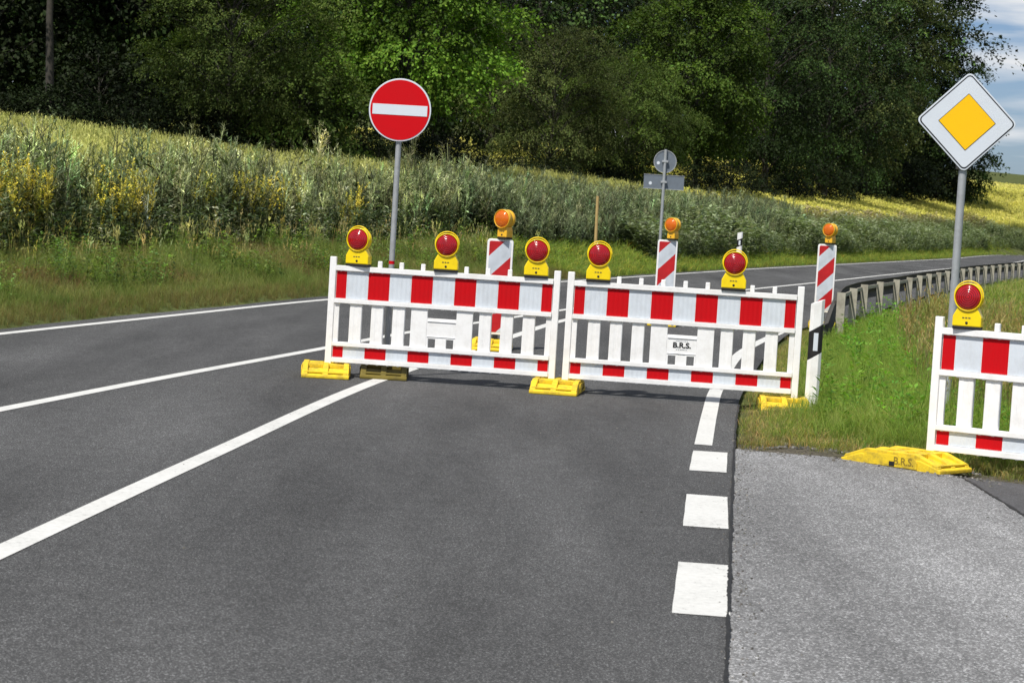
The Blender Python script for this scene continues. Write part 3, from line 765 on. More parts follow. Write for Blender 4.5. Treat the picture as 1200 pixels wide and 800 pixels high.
# ------------------------------------------------------------------ scattered plants (uncountable growth)
class Scatter:
    def __init__(s): s.V = []; s.F = []; s.C = []; s.n = 0
    def add(s, T, pos, yaw, scl, lean, tint, tmul=None):
        """T=(verts, quads, vertex colour multipliers); scl (k,) or (k,3)"""
        tv, tf, tc = T; k = len(pos)
        if k == 0: return
        scl = np.asarray(scl); scl = scl[:, None] * np.ones(3) if scl.ndim == 1 else scl
        v = tv[None] * scl[:, None, :]
        z = v[:, :, 2]; vx = v[:, :, 0] + lean[:, None, 0] * z * z; vy = v[:, :, 1] + lean[:, None, 1] * z * z
        c, q = np.cos(yaw)[:, None], np.sin(yaw)[:, None]
        w = np.stack([c * vx - q * vy, q * vx + c * vy, z], -1) + pos[:, None, :]
        s.V.append(w.reshape(-1, 3).astype(np.float32))
        s.F.append((tf[None] + (np.arange(k) * len(tv))[:, None, None] + s.n).reshape(-1, 4))
        s.C.append((tint[:, None, :] * tc[None]).reshape(-1, 3).astype(np.float32)); s.n += k * len(tv)
    def build(s, name, mat):
        me = mesh_from_arrays(name, np.concatenate(s.V), np.concatenate(s.F), mat, np.concatenate(s.C))
        o = bpy.data.objects.new(name, me); col.objects.link(o); return o
class Tpl:
    def __init__(s): s.v = []; s.f = []; s.c = []
    def quad(s, a, b, c, d, c0=(1, 1, 1), c1=None):
        n = len(s.v); s.v += [a, b, c, d]; s.f.append((n, n + 1, n + 2, n + 3)); c1 = c1 or c0; s.c += [c0, c0, c1, c1]
    def strip(s, pts, w0, w1, ang, c0, c1=None):
        """a flat blade along pts, width w0 to w1, facing ang"""
        pts = [np.array(p, float) for p in pts]; sd = np.array([math.cos(ang), math.sin(ang), 0]); m = len(pts) - 1; c1 = c1 or c0
        for i in range(m):
            wa = w0 + (w1 - w0) * i / m; wb = w0 + (w1 - w0) * (i + 1) / m
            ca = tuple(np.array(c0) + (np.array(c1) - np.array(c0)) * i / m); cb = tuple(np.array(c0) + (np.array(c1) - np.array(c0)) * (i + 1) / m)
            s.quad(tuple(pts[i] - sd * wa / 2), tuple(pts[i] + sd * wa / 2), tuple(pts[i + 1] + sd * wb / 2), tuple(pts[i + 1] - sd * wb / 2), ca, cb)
    def kite(s, base, tip, width, up, c0=(1, 1, 1)):
        b = np.array(base, float); t = np.array(tip, float); ax = t - b; sd = np.cross(ax, up); nn = np.linalg.norm(sd); sd = sd / (nn if nn > 1e-6 else 1) * width / 2
        mid = b + ax * 0.42 + np.array(up) * np.linalg.norm(ax) * 0.06
        s.quad(tuple(b), tuple(mid + sd), tuple(t), tuple(mid - sd), c0)
    def get(s): return np.array(s.v, float), np.array(s.f, int), np.array(s.c, float)

def tuft(seed, n, h, w, spread, curl, dry=0.15):
    r = random.Random(seed); T = Tpl()
    for _ in range(n):
        a = r.uniform(0, 6.28); b = r.uniform(0, spread); l = h * r.uniform(0.5, 1.1); k = r.uniform(0.1, curl); d = r.uniform(0, 6.28)
        p0 = np.array([b * math.cos(a), b * math.sin(a), -0.02]); dv = np.array([math.cos(d), math.sin(d), 0])
        g = r.uniform(0.6, 1.15); c = (g, g, g) if r.random() > dry else (g * 2.1, g * 1.5, g * 1.5)
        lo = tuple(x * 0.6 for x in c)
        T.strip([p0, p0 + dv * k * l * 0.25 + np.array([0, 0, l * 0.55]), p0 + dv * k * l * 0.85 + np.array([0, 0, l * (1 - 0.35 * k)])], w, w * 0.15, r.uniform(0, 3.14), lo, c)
    return T.get()
G_tall = [tuft(i, 14, 0.42, 0.009, 0.12, 1.4) for i in range(5)]
G_short = [tuft(20 + i, 16, 0.11, 0.006, 0.09, 1.3, 0.35) for i in range(4)]
G_far = [tuft(40 + i, 12, 0.45, 0.022, 0.22, 1.2) for i in range(4)]
def seedy(seed):      # a tall flowering grass stem with a pale panicle
    r = random.Random(seed); T = Tpl()
    for _ in range(5):
        a = r.uniform(0, 6.28); p = np.array([0.05 * math.cos(a), 0.05 * math.sin(a), 0]); h = r.uniform(0.5, 0.8); t = np.array([r.uniform(-.12, .12), r.uniform(-.12, .12), h])
        T.strip([p, p + t * 0.6, p + t], 0.005, 0.003, r.uniform(0, 3), (0.9, 0.9, 0.9), (1.7, 1.5, 1.3))
        for _ in range(5):
            q = p + t * r.uniform(0.82, 1.05); T.kite(q, q + np.array([r.uniform(-.03, .03), r.uniform(-.03, .03), 0.06]), 0.012, np.array([0.3, 0.8, 0.1]), (2.2, 1.9, 1.7))
    return T.get()
G_seed = [seedy(60 + i) for i in range(4)]
def broadleaf(seed, h, n, lw):
    r = random.Random(seed); T = Tpl(); T.strip([(0, 0, 0), (0.01, 0.02, h * .5), (0.03, 0.0, h * .9)], 0.012, 0.006, 0.4, (0.7, 0.7, 0.6))
    for i in range(n):
        z = h * r.uniform(0.1, 1.0); a = r.uniform(0, 6.28); l = lw * r.uniform(1.4, 2.6); d = np.array([math.cos(a), math.sin(a), r.uniform(-.3, .7)])
        g = r.uniform(0.55, 1.25); b = np.array([0.02 * z, 0, z]) + d * r.uniform(0, 0.09) * h
        T.kite(b, b + d * l, lw, np.array([-d[0] * .3, -d[1] * .3, 1.0]), (g, g, g))
    return T.get()
W_weed = [broadleaf(80 + i, 0.45, 22, 0.035) for i in range(4)]
W_tall = [broadleaf(90 + i, 1.0, 46, 0.055) for i in range(4)]

def yawlean(k, l): return rng.uniform(0, 6.283, k), rng.normal(0, l, (k, 2))
def tints(k, base, var=0.2, hue=0.12):
    b = np.array(base); g = np.exp(rng.normal(0, var, (k, 1))); h = 1 + rng.normal(0, hue, (k, 3)) * np.array([1, 0.4, 0.8]); return np.clip(b * g * h, 0.002, 0.9)
def put(S, tpls, P, scl, lean, tint):
    pick = rng.integers(0, len(tpls), len(P)); z = height(P) if len(P) else np.zeros(0)
    y, l = yawlean(len(P), lean)
    for i, T in enumerate(tpls):
        m = pick == i; S.add(T, np.c_[P[m], z[m]], y[m], scl[m], l[m], tint[m])

# --- grass on both verges
def band(n, s0, s1, d0, d1, line, sgn, power=1.0):
    """points along a line between y=s0..s1 at d0..d1 to one side"""
    L_ = line[(line[:, 1] > s0) & (line[:, 1] < s1)]; t = np.gradient(L_, axis=0); t /= np.hypot(t[:, 0], t[:, 1])[:, None]
    u = rng.random(n) ** power; i = np.clip((u * (len(L_) - 1)).astype(int), 0, len(L_) - 2); f = rng.random(n)[:, None]
    p = L_[i] * (1 - f) + L_[i + 1] * f; nrm = np.c_[-t[i, 1], t[i, 0]] * sgn; d = rng.uniform(d0, d1, n)
    return p + nrm * d[:, None], d
S = Scatter()
GREEN = (0.30, 0.38, 0.105); OLIVE = (0.44, 0.45, 0.165); STRAW = (0.33, 0.28, 0.11)
# left verge, near part
P, d = band(26000, 18, 62, 0.38, 5.0, LS, 1, 1.25)
nz = hash_noise(P[:, 0], P[:, 1], 1.1) + rng.normal(0, 0.35, len(P)); nz = nz + 0.35 * hash_noise(P[:, 0] + 5, P[:, 1] * 0.6, 2.3); base = np.where((nz > 0.05)[:, None], OLIVE, GREEN) * np.ones((len(P), 3)); base = np.where((nz > 1.0)[:, None], np.array(STRAW) * 0.9, base)
base = np.where((d < 1.1)[:, None] & (rng.random(len(P)) < 0.6)[:, None], STRAW, base)
br = (hash_noise(P[:, 0] * 1.2 + 9, P[:, 1] * 0.7, 1.9) + rng.normal(0, 0.35, len(P)) > 0.62) & (d > 1.6); base = np.where(br[:, None], np.array((0.36, 0.25, 0.12)), base)
sc_ = np.clip(0.28 + d * 0.22, 0.25, 0.8) * rng.uniform(0.6, 1.15, len(P))
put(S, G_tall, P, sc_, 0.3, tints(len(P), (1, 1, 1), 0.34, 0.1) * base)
P, d = band(5200, 18, 62, 1.5, 5.0, LS, 1, 1.2); k = hash_noise(P[:, 0], P[:, 1] * 0.8, 2.0) + rng.normal(0, 0.3, len(P)) > 0.1; P = P[k]; put(S, W_weed, P, rng.uniform(0.5, 1.15, len(P)), 0.2, tints(len(P), (0.15, 0.215, 0.06), 0.4))
P, d = band(450, 18, 62, 2.2, 4.8, LS, 1, 1.2); put(S, G_seed, P, rng.uniform(0.6, 1.0, len(P)), 0.2, tints(len(P), (0.26, 0.27, 0.13)))
# left verge, far part
P, d = band(15000, 58, 230, 0.35, 3.2, LS, 1, 1.5); sc_ = np.clip(0.35 + d * 0.35, 0.3, 1.2) * rng.uniform(0.7, 1.1, len(P))
put(S, G_far, P, sc_, 0.2, tints(len(P), (0.28, 0.37, 0.075)))
left_grass = stuff(S.build('grass', M['grass']))
left_grass['label'] = 'green and straw coloured grass on the bank left of the road'; left_grass['category'] = 'grass'
S = Scatter()
# right verge: short and dry by the asphalt, tall and green behind
n = 60000; P = np.c_[rng.uniform(1.6, 9.5, n), 16.2 + rng.random(n) ** 1.35 * 26]
dr = -side(P, RS)[0]; de = P[:, 1] - apron_edge(P[:, 0]); gd = np.minimum(dr - 0.06, (de - 0.42) * 0.75)
keep = (gd + 0.10 * rng.standard_normal(n) + 0.12 * hash_noise(P[:, 0], P[:, 1], 3) > 0.03) & (dr > 0.05) & (de > 0.12)
P = P[keep]; gd = gd[keep]; dr = dr[keep]
clear = np.ones(len(P), bool)
for fx, fy, rr in ((2.88, 16.8, 0.36), (2.46, 21.02, 0.34), (2.66, 16.6, 0.3), (3.05, 16.65, 0.3)): clear &= np.hypot(P[:, 0] - fx, P[:, 1] - fy) > rr
P = P[clear]; gd = gd[clear]; m = gd < 0.75 + 0.3 * rng.standard_normal(len(gd)); m &= gd < 1.3
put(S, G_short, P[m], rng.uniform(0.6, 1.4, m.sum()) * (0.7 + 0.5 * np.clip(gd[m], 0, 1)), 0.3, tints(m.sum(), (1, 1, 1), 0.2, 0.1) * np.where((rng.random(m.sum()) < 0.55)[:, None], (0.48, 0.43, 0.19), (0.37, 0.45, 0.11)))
Q = P[~m]; g2 = gd[~m]; nz = hash_noise(Q[:, 0], Q[:, 1], 1.6) + rng.normal(0, 0.3, len(Q))
base = np.where((nz > 0.7)[:, None], (0.50, 0.56, 0.17), (0.36, 0.50, 0.10))
put(S, G_tall, Q, np.clip(0.45 + g2 * 0.33, 0.4, 1.05) * rng.uniform(0.6, 1.1, len(Q)), 0.3, tints(len(Q), (1, 1, 1), 0.2, 0.1) * base)
Q2 = Q[(rng.random(len(Q)) < 0.05) & (g2 > 0.6)]; put(S, W_weed, Q2, rng.uniform(0.5, 1.0, len(Q2)), 0.2, tints(len(Q2), (0.17, 0.32, 0.05)))
Q2 = Q[(rng.random(len(Q)) < 0.06) & (g2 > 1.6)]; put(S, G_seed, Q2, rng.uniform(0.6, 1.0, len(Q2)), 0.2, tints(len(Q2), (0.17, 0.16, 0.07)))
# dry fallen stalks at the edge of the bare strip
P, d = band(900, 17.3, 21, 0.1, 1.2, RS, -1); put(S, G_short, P, rng.uniform(0.3, 0.8, len(P)), 0.5, tints(len(P), (0.26, 0.21, 0.11)))
# beyond: pale tall grass round and behind the guardrail
P, d = band(16000, 40, 150, 0.9, 12, RS, -1, 1.7)
base = np.where((hash_noise(P[:, 0], P[:, 1], 0.7) + rng.normal(0, 0.4, len(P)) > 0.2)[:, None], (0.50, 0.50, 0.19), (0.30, 0.42, 0.09))
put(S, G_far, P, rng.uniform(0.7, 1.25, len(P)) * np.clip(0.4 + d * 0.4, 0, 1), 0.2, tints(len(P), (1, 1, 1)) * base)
right_grass = stuff(S.build('grass', M['grass']))
right_grass['label'] = 'bright green uncut grass between the side road and the guardrail'; right_grass['category'] = 'grass'

# --- the crop: tall grey-green rapeseed gone to pod, yellow ripening field behind
def rape(seed, h=1.55, flower=False):
    r = random.Random(seed); T = Tpl(); top = np.array([r.uniform(-.10, .10), r.uniform(-.10, .10), h])
    for a in (0.3, 1.9): T.strip([(0, 0, 0), top * 0.5, top], 0.015, 0.008, a, (0.35, 0.37, 0.3), (1.2, 1.3, 1.1))
    for i in range(10):
        t0 = r.uniform(0.28, 0.9); b = top * t0; a = r.uniform(0, 6.28); l = r.uniform(0.25, 0.5) * (1.2 - t0 * 0.5)
        sp_ = r.uniform(0.1, 0.6); d = np.array([math.cos(a) * sp_, math.sin(a) * sp_, 1.0]); e = b + d * l
        g0 = r.choice((0.3, 0.5, 0.8, 1.3, 1.9)) * (0.2 + 0.75 * min(1, (e[2] / h) ** 1.5))  # stalks darker low down, shade inside the crop put into the colour
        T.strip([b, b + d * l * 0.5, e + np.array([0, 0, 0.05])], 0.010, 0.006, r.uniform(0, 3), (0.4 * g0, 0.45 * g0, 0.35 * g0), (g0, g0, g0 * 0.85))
        for k in range(9):
            u = 0.2 + 0.85 * (k + r.random()) / 9; q = b + d * l * u; aa = r.uniform(0, 6.28)
            pd = np.array([math.cos(aa) * 0.9, math.sin(aa) * 0.9, r.uniform(0.1, 1.0)]) * r.uniform(0.045, 0.08)
            g = g0 * r.uniform(0.6, 1.5); pc = (g, g * 1.02, g * 0.9)
            if flower and u > 0.35:
                g = r.uniform(0.8, 1.2); pc = (g * 1.5, g * 1.45, g * 0.5); pd = pd * 0.5
            T.strip([q, q + pd], 0.016 if not flower else 0.03, 0.008 if not flower else 0.024, r.uniform(0, 3), pc)
    for i in range(24):
        z = r.uniform(0.04, 0.8) * h; a = r.uniform(0, 6.28); l = r.uniform(0.08, 0.24) * (1.15 - 0.6 * z / h); d = np.array([math.cos(a), math.sin(a), r.uniform(-.9, .9)]); b = top * z / h + d * r.uniform(0, 0.10)
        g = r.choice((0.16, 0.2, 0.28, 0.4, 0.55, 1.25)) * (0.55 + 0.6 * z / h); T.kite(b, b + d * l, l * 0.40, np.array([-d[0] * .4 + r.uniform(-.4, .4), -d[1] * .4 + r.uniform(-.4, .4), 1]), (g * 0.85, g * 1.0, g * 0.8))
    return T.get()
C_rape = [rape(100 + i) for i in range(6)]; C_flow = [rape(120 + i, 1.5, True) for i in range(3)]
def ear(seed, h, w):
    r = random.Random(seed); T = Tpl()
    for _ in range(9):
        x, y = r.uniform(-.3, .3), r.uniform(-.3, .3); z = h * r.uniform(0.8, 1.05); g = r.uniform(0.7, 1.25)
        T.strip([(x, y, h * 0.35), (x + r.uniform(-.08, .08), y, z)], w, w * 0.6, r.uniform(0, 3), (0.3 * g, 0.34 * g, 0.3 * g), (g, g, g))  # dark bases paint the shade between the stalks
        for _ in range(3):
            q = np.array([x, y, z * r.uniform(0.8, 1.0)]); d = np.array([r.uniform(-1, 1), r.uniform(-1, 1), r.uniform(0.2, 1.2)]) * 0.09; T.kite(q, q + d, 0.032, np.array([0.2, 0.4, 0.6]), (g, g, g))
    return T.get()
C_ear = [ear(140 + i, 1.2, 0.03) for i in range(5)]
S = Scatter()
SAGE = (0.32, 0.345, 0.20); DARK = (0.10, 0.125, 0.075)
P, d = band(2500, 16, 66, 4.0, 6.2, LS, 1, 1.2)
edge = 4.15 + 0.35 * hash_noise(P[:, 0], P[:, 1], 0.9); cl = hash_noise(P[:, 0] * 1.3, P[:, 1] * 0.8, 1.15) + 0.5 * hash_noise(P[:, 0], P[:, 1], 3.1)
k = (d > edge) & (cl + rng.normal(0, 0.25, len(P)) > np.where(P[:, 1] < 44, -0.12, -0.6)); P = P[k]; d = d[k]; cl = cl[k]
sc_ = rng.normal(1.0, 0.12, len(P)) * np.clip(0.72 + (d - 4) * 0.4, 0.7, 1.0) * (0.96 + 0.16 * cl) * np.where(rng.random(len(P)) < 0.10, 1.22, 1)
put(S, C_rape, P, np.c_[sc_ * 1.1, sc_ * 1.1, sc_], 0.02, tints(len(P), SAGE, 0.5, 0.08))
P, d = band(3000, 60, 115, 2.6, 5.6, LS, 1, 1.2); sc_ = rng.normal(0.95, 0.14, len(P)) * np.clip(0.6 + (d - 2.6) * 0.4, 0.6, 1.0)
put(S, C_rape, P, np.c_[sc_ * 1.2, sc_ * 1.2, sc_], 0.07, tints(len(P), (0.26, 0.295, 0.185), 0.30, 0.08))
# broad-leaved weeds crowding the foot of the crop, dark with some pale upturned leaves
P, d = band(2600, 16, 110, 3.5, 5.0, LS, 1, 1.2); k = hash_noise(P[:, 0], P[:, 1], 1.7) + rng.normal(0, 0.4, len(P)) > -0.1; P = P[k]
pale = (rng.random(len(P)) < 0.2)[:, None]
put(S, W_tall, P, np.c_[np.full((len(P), 2), 1.0), rng.uniform(0.35, 0.95, len(P))], 0.25, tints(len(P), (1, 1, 1), 0.3, 0.08) * np.where(pale, (0.46, 0.48, 0.32), (0.085, 0.125, 0.05)))
# flowering clumps
P, d = band(1300, 24, 52, 4.0, 5.2, LS, 1, 1.2)
k = hash_noise(P[:, 0] + 3, P[:, 1] * 0.9, 1.6) + rng.normal(0, 0.2, len(P)) > np.where(P[:, 1] < 42, 0.28, 0.5); P = P[k]
put(S, C_flow, P, rng.uniform(0.72, 0.98, len(P)), 0.05, tints(len(P), (0.58, 0.50, 0.16), 0.15, 0.05))
crop_front = stuff(S.build('crop', M['crop'])); crop_front['label'] = 'tall grey green rapeseed with pods along the left bank'; crop_front['category'] = 'crop'
S = Scatter()
def field(n, s0, s1, d0, d1, scl, base, pw=1.2):
    P, d = band(n, s0, s1, d0, d1, LS, 1, pw)
    nz = hash_noise(P[:, 0] * .5, P[:, 1] * .5, 0.5)[:, None]; b = np.array(base) * (1 + 0.22 * nz) * (1 + 0.12 * hash_noise(P[:, 0], P[:, 1], 1.4)[:, None])
    put(S, C_ear, P, np.c_[np.full(len(P), scl[0]), np.full(len(P), scl[0]), scl[1] * rng.uniform(0.88, 1.1, len(P))], 0.05, tints(len(P), (1, 1, 1), 0.13, 0.06) * b)
field(22000, 14, 110, 5.6, 28, (0.8, 1.08), (0.58, 0.575, 0.18), 1.0)
field(13000, 96, 300, 6.0, 34, (2.0, 0.85), (0.86, 0.80, 0.20), 1.0)
field(7000, 225, 345, 8, 90, (4.0, 0.8), (0.84, 0.76, 0.22), 1.0)
crop_back = stuff(S.build('crop', M['crop'])); crop_back['label'] = 'yellow ripening field rising towards the wood'; crop_back['category'] = 'crop'
S = Scatter()
# weeds on the far bank by the bend
P, d = band(8000, 72, 240, 1.5, 6.6, LS, 1, 1.5); top = np.clip((d - 3.6) / 2.6, 0, 1)[:, None]
base = np.array((0.29, 0.35, 0.19)) * (1 - top * 0.9) + np.array((0.46, 0.37, 0.23)) * top * 0.9
nz = hash_noise(P[:, 0], P[:, 1], 0.35)[:, None]; sc_ = rng.uniform(0.55, 1.35, len(P)) * (1 + 0.35 * nz[:, 0])
put(S, W_tall, P, np.c_[sc_ * 1.6, sc_ * 1.6, sc_ * 0.92], 0.15, tints(len(P), (1, 1, 1), 0.38, 0.1) * base * (1 + 0.2 * nz))
P, d = band(500, 90, 190, 2.0, 5.0, LS, 1, 1.3); put(S, W_weed, P, rng.uniform(1.0, 1.7, len(P)), 0.2, tints(len(P), (0.36, 0.38, 0.22)))
weeds = stuff(S.build('bank_weeds', M['crop'])); weeds['label'] = 'grey green weeds and brown seed heads on the far bank of the bend'; weeds['category'] = 'weeds'

# ------------------------------------------------------------------ trees
def tree_parts(seed, H, Rr, base, lobes, sprays, leaves, leaf, style='broad', spread=0.34):
    """returns (crown arrays, trunk MB); crown of leaf clumps hung on limbs"""
    r = np.random.default_rng(seed); rr = random.Random(seed)
    T = MB(); lean = np.array([r.normal(0, 0.03), r.normal(0, 0.03)])
    tr = 0.009 * H + 0.05; hs = np.linspace(0, H * 0.9, 9)
    axis = np.c_[lean[0] * hs + 0.12 * np.sin(hs * 0.6 + seed), lean[1] * hs + 0.12 * np.cos(hs * 0.5 + seed), hs]; axis[0, :2] = 0
    T.tube([tuple(p) for p in axis], [tr * 1.25] + [tr * (1 - 0.85 * h / (H * 0.9)) for h in hs[1:]], 8)
    V = []; C = []
    cz = (H + base) / 2; hz = (H - base) / 2
    for i in range(lobes):
        if style == 'cone':
            u = (i + r.random()) / lobes; z = base + (H - base) * u; rad = Rr * (1.02 - u) ** 0.8 * r.uniform(0.55, 1.0)
            a = i * 2.399 + r.normal(0, 0.3); c = np.array([rad * math.cos(a), rad * math.sin(a), z]); lr = Rr * spread * (1.15 - 0.6 * u)
        else:
            a = i * 2.399 + r.normal(0, 0.25); u = -0.92 + 1.84 * (i + 0.5) / lobes; q = math.sqrt(max(0.04, 1 - u * u))
            k = r.uniform(0.40, 1.05); c = np.array([Rr * q * k * math.cos(a), Rr * q * k * math.sin(a), cz + hz * u * 0.86 * r.uniform(0.85, 1.08)]); lr = Rr * spread * r.uniform(0.6, 1.4)
        zt = max(base * 0.55, c[2] - 0.55 * math.hypot(c[0], c[1]) - 0.3); zt = min(zt, H * 0.88)
        st = np.array([np.interp(zt, hs, axis[:, j]) for j in range(3)]); md = st * 0.45 + c * 0.55 + np.array([0, 0, 0.10 * Rr])
        T.tube([tuple(st), tuple(md), tuple(c)], [tr * 0.26, tr * 0.15, tr * 0.04], 5, cap=False)
        shade = np.exp(r.normal(0, 0.38))
        # sprays of leaves
        ns = int(sprays * r.uniform(0.75, 1.25)); dirs = r.normal(0, 1, (ns, 3)); dirs /= np.linalg.norm(dirs, axis=1)[:, None]
        dirs[:, 2] = np.abs(dirs[:, 2]) * 0.9 - 0.28; rad = lr * r.uniform(0.2, 1.0, ns) ** 0.45
        sp0 = c + dirs * rad[:, None] * np.array([1.2, 1.2, 0.8])
        out = sp0 - np.array([0, 0, cz]); out /= np.linalg.norm(out, axis=1)[:, None] + 1e-6
        grow = dirs * 0.6 + out * 0.7 + r.normal(0, 0.35, (ns, 3)); grow[:, 2] -= (0.35 if style != 'cone' else 0.15); grow /= np.linalg.norm(grow, axis=1)[:, None]
        t = r.random((ns, leaves)) ; L_ = leaf * 5.2
        p = sp0[:, None] + grow[:, None] * (t * L_)[:, :, None]; p[:, :, 2] -= (t ** 2) * L_ * 0.35; p += r.normal(0, leaf * 0.45, p.shape)
        p = p.reshape(-1, 3); g = np.repeat(grow, leaves, 0)
        ax = g * 0.7 + r.normal(0, 0.6, p.shape); ax[:, 2] -= 0.25; ax /= np.linalg.norm(ax, axis=1)[:, None]
        up = np.repeat(out, leaves, 0) * 0.5 + np.array([0, 0, 0.8]) + r.normal(0, 0.45, p.shape)
        sd = np.cross(ax, up); sd /= np.linalg.norm(sd, axis=1)[:, None] + 1e-6; nm = np.cross(sd, ax)
        ls = leaf * r.uniform(0.6, 1.25, (len(p), 1)); wd = 0.36 if style != 'fine' else 0.20
        a0 = p; a1 = p + ax * ls * 0.45 + sd * ls * wd - nm * ls * 0.05; a2 = p + ax * ls; a3 = p + ax * ls * 0.45 - sd * ls * wd - nm * ls * 0.05
        V.append(np.stack([a0, a1, a2, a3], 1).reshape(-1, 3))
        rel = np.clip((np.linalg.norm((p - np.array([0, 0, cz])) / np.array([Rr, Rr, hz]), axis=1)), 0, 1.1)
        col_ = shade * np.exp(r.normal(0, 0.2, (len(p), 1))) * (0.25 + 0.8 * rel[:, None] ** 2); hue = 1 + r.normal(0, 0.07, (len(p), 3)) * np.array([1.2, .4, .8])  # inner leaves darkened, lit and shaded clumps put into the leaf colour
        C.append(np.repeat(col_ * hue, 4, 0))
    V = np.concatenate(V); C = np.concatenate(C)
    Fq = np.arange(len(V)).reshape(-1, 4)
    return V, Fq, C, T
LEAFMAT = {}
def leaf_mat(key, tint, trans=0.3):
    if key not in LEAFMAT: LEAFMAT[key] = foliage('leaves_' + key, trans, 0.6, 0.12, tint)
    return LEAFMAT[key]
def make_tree(name, label, group, seed, mat, loc, H, Rr, base, lobes=26, sprays=42, leaves=11, leaf=0.13, style='broad', spread=0.34, cat='tree', rz=0):
    V, Fq, C, T = tree_parts(seed, H, Rr, base, lobes, sprays, leaves, leaf, style, spread)
    t = thing(name, label, cat, loc, rz, group)
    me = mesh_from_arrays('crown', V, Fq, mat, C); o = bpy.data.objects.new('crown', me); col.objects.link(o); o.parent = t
    T.build('trunk', M['bark'], t)
    return t
def gz(x, y): return float(height([(x, y)])[0]) - 0.05
DEEP = leaf_mat('deep', (0.013, 0.021, 0.006), 0.12); MID = leaf_mat('mid', (0.070, 0.104, 0.022), 0.28); BRIGHT = leaf_mat('bright', (0.115, 0.200, 0.026), 0.36)  # deep: near-black leaves, the wood's inner shade put into their colour
WILLOW = leaf_mat('willow', (0.070, 0.098, 0.022), 0.28); BROWN = leaf_mat('brown', (0.068, 0.086, 0.025), 0.26); FIR = leaf_mat('dark', (0.029, 0.052, 0.013), 0.2)
LIME = leaf_mat('lime', (0.060, 0.098, 0.016), 0.32)
def T_at(px, y, dx=0):      # world x on the bearing of a photo column, used only to lay the wood out
    return y * (px - 600) / 2750 + dx
FRONT = 'trees and shrubs at the edge of the wood'
def front(name, label, seed, mat, px, y, H, Rr, base, **k):
    x = T_at(px, y); return make_tree(name, label, FRONT, seed, mat, (x, y, gz(x, y)), H, Rr, base, **k)
front('tree', 'tree with a bare slim trunk and high hanging leaves at the far left', 1, BRIGHT, 40, 79, 14, 4.2, 5.3, lobes=30, sprays=36)
front('willow_shrub', 'fine leaved olive shrub leaning out of the dark wood left of the bright tree', 2, WILLOW, 255, 82, 9.5, 3.1, 1.1, lobes=48, sprays=84, leaves=14, leaf=0.105, style='fine', spread=0.30)
front('shrub', 'low mid green shrub below the bright tree, left of the no entry sign', 3, MID, 335, 84, 5.0, 2.2, 0.4, lobes=30, sprays=50, leaf=0.13, cat='shrub')
front('broadleaf_tree', 'bright green broadleaf tree behind the no entry sign', 4, BRIGHT, 458, 90, 12.5, 3.9, 2.6, lobes=66, sprays=60, leaf=0.15, leaves=12, spread=0.27)
front('shrub', 'brownish olive shrub right of the no entry sign', 5, BROWN, 632, 112, 8.8, 3.4, 0.5, lobes=58, sprays=80, leaves=14, leaf=0.11, style='fine', cat='shrub', spread=0.28)
front('shrub', 'rounded green brown shrub left of the grey sign backs', 6, MID, 715, 118, 7.6, 3.3, 0.4, lobes=58, sprays=80, leaves=14, leaf=0.115, style='fine', cat='shrub', spread=0.28)
front('broadleaf_tree', 'leafy light green tree above the grey sign backs', 7, LIME, 800, 140, 14, 4.2, 2.0, lobes=60, sprays=58, leaf=0.18, leaves=12, spread=0.27)
front('tree', 'dense dark green tree with tiered boughs right of the grey sign backs', 8, FIR, 885, 165, 21, 5.8, 0.8, lobes=56, sprays=70, leaf=0.176, leaves=11, spread=0.30)
front('tree', 'dark tree in the middle distance between two denser crowns', 9, FIR, 955, 195, 23, 6.2, 0.8, lobes=52, sprays=68, leaf=0.200, leaves=11, spread=0.30)
front('tree', 'tall brownish dark tree left of the priority sign', 10, BROWN, 1000, 230, 28, 6.6, 0.8, lobes=58, sprays=68, leaf=0.240, leaves=11, spread=0.30)
front('tree', 'last dark tree of the wood, against the sky behind the priority sign', 12, FIR, 1058, 255, 30, 5.2, 0.6, lobes=56, sprays=70, leaf=0.240, leaves=11, spread=0.30)
front('shrub', 'dark low shrub at the wood corner by the priority sign pole', 13, FIR, 1110, 262, 11, 3.2, 0.2, lobes=30, sprays=40, leaf=0.28, cat='shrub')
# the wood behind: individuals copied from three builds
WOOD = 'trees in the dark wood behind the edge'
LBL = 'dark tree standing inside the shaded wood behind the edge trees'
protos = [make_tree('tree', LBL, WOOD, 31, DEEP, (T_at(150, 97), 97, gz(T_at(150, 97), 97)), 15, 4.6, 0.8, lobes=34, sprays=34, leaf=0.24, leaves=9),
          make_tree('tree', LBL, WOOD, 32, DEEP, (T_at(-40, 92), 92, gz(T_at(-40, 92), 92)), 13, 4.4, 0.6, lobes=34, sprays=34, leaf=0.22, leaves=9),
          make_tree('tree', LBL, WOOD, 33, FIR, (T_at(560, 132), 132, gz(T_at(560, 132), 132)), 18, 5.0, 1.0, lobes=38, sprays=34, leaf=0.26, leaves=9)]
k = 0
rows = []
for x in np.arange(-60, 1060, 62): rows.append((x, 98 + (max(0, x - 150) / 1000) ** 1.3 * 190))
for x in np.arange(-85, 1040, 66): rows.append((x, 110 + (max(0, x - 100) / 1000) ** 1.2 * 190))
for x in np.arange(-110, 1030, 60): rows.append((x, 126 + (max(0, x - 60) / 1000) ** 1.1 * 200))
for px_, y in rows:
    px_ += random.uniform(-14, 14); y += random.uniform(-3, 3)
    x = T_at(px_, y); o = dup(protos[k % 3], (x, y, gz(x, y)), random.uniform(0, 6.28), LBL); sc1 = random.uniform(0.9, 1.15) * (1 + max(0, y - 120) / 260)
    o.scale = (sc1, sc1, sc1); k += 1

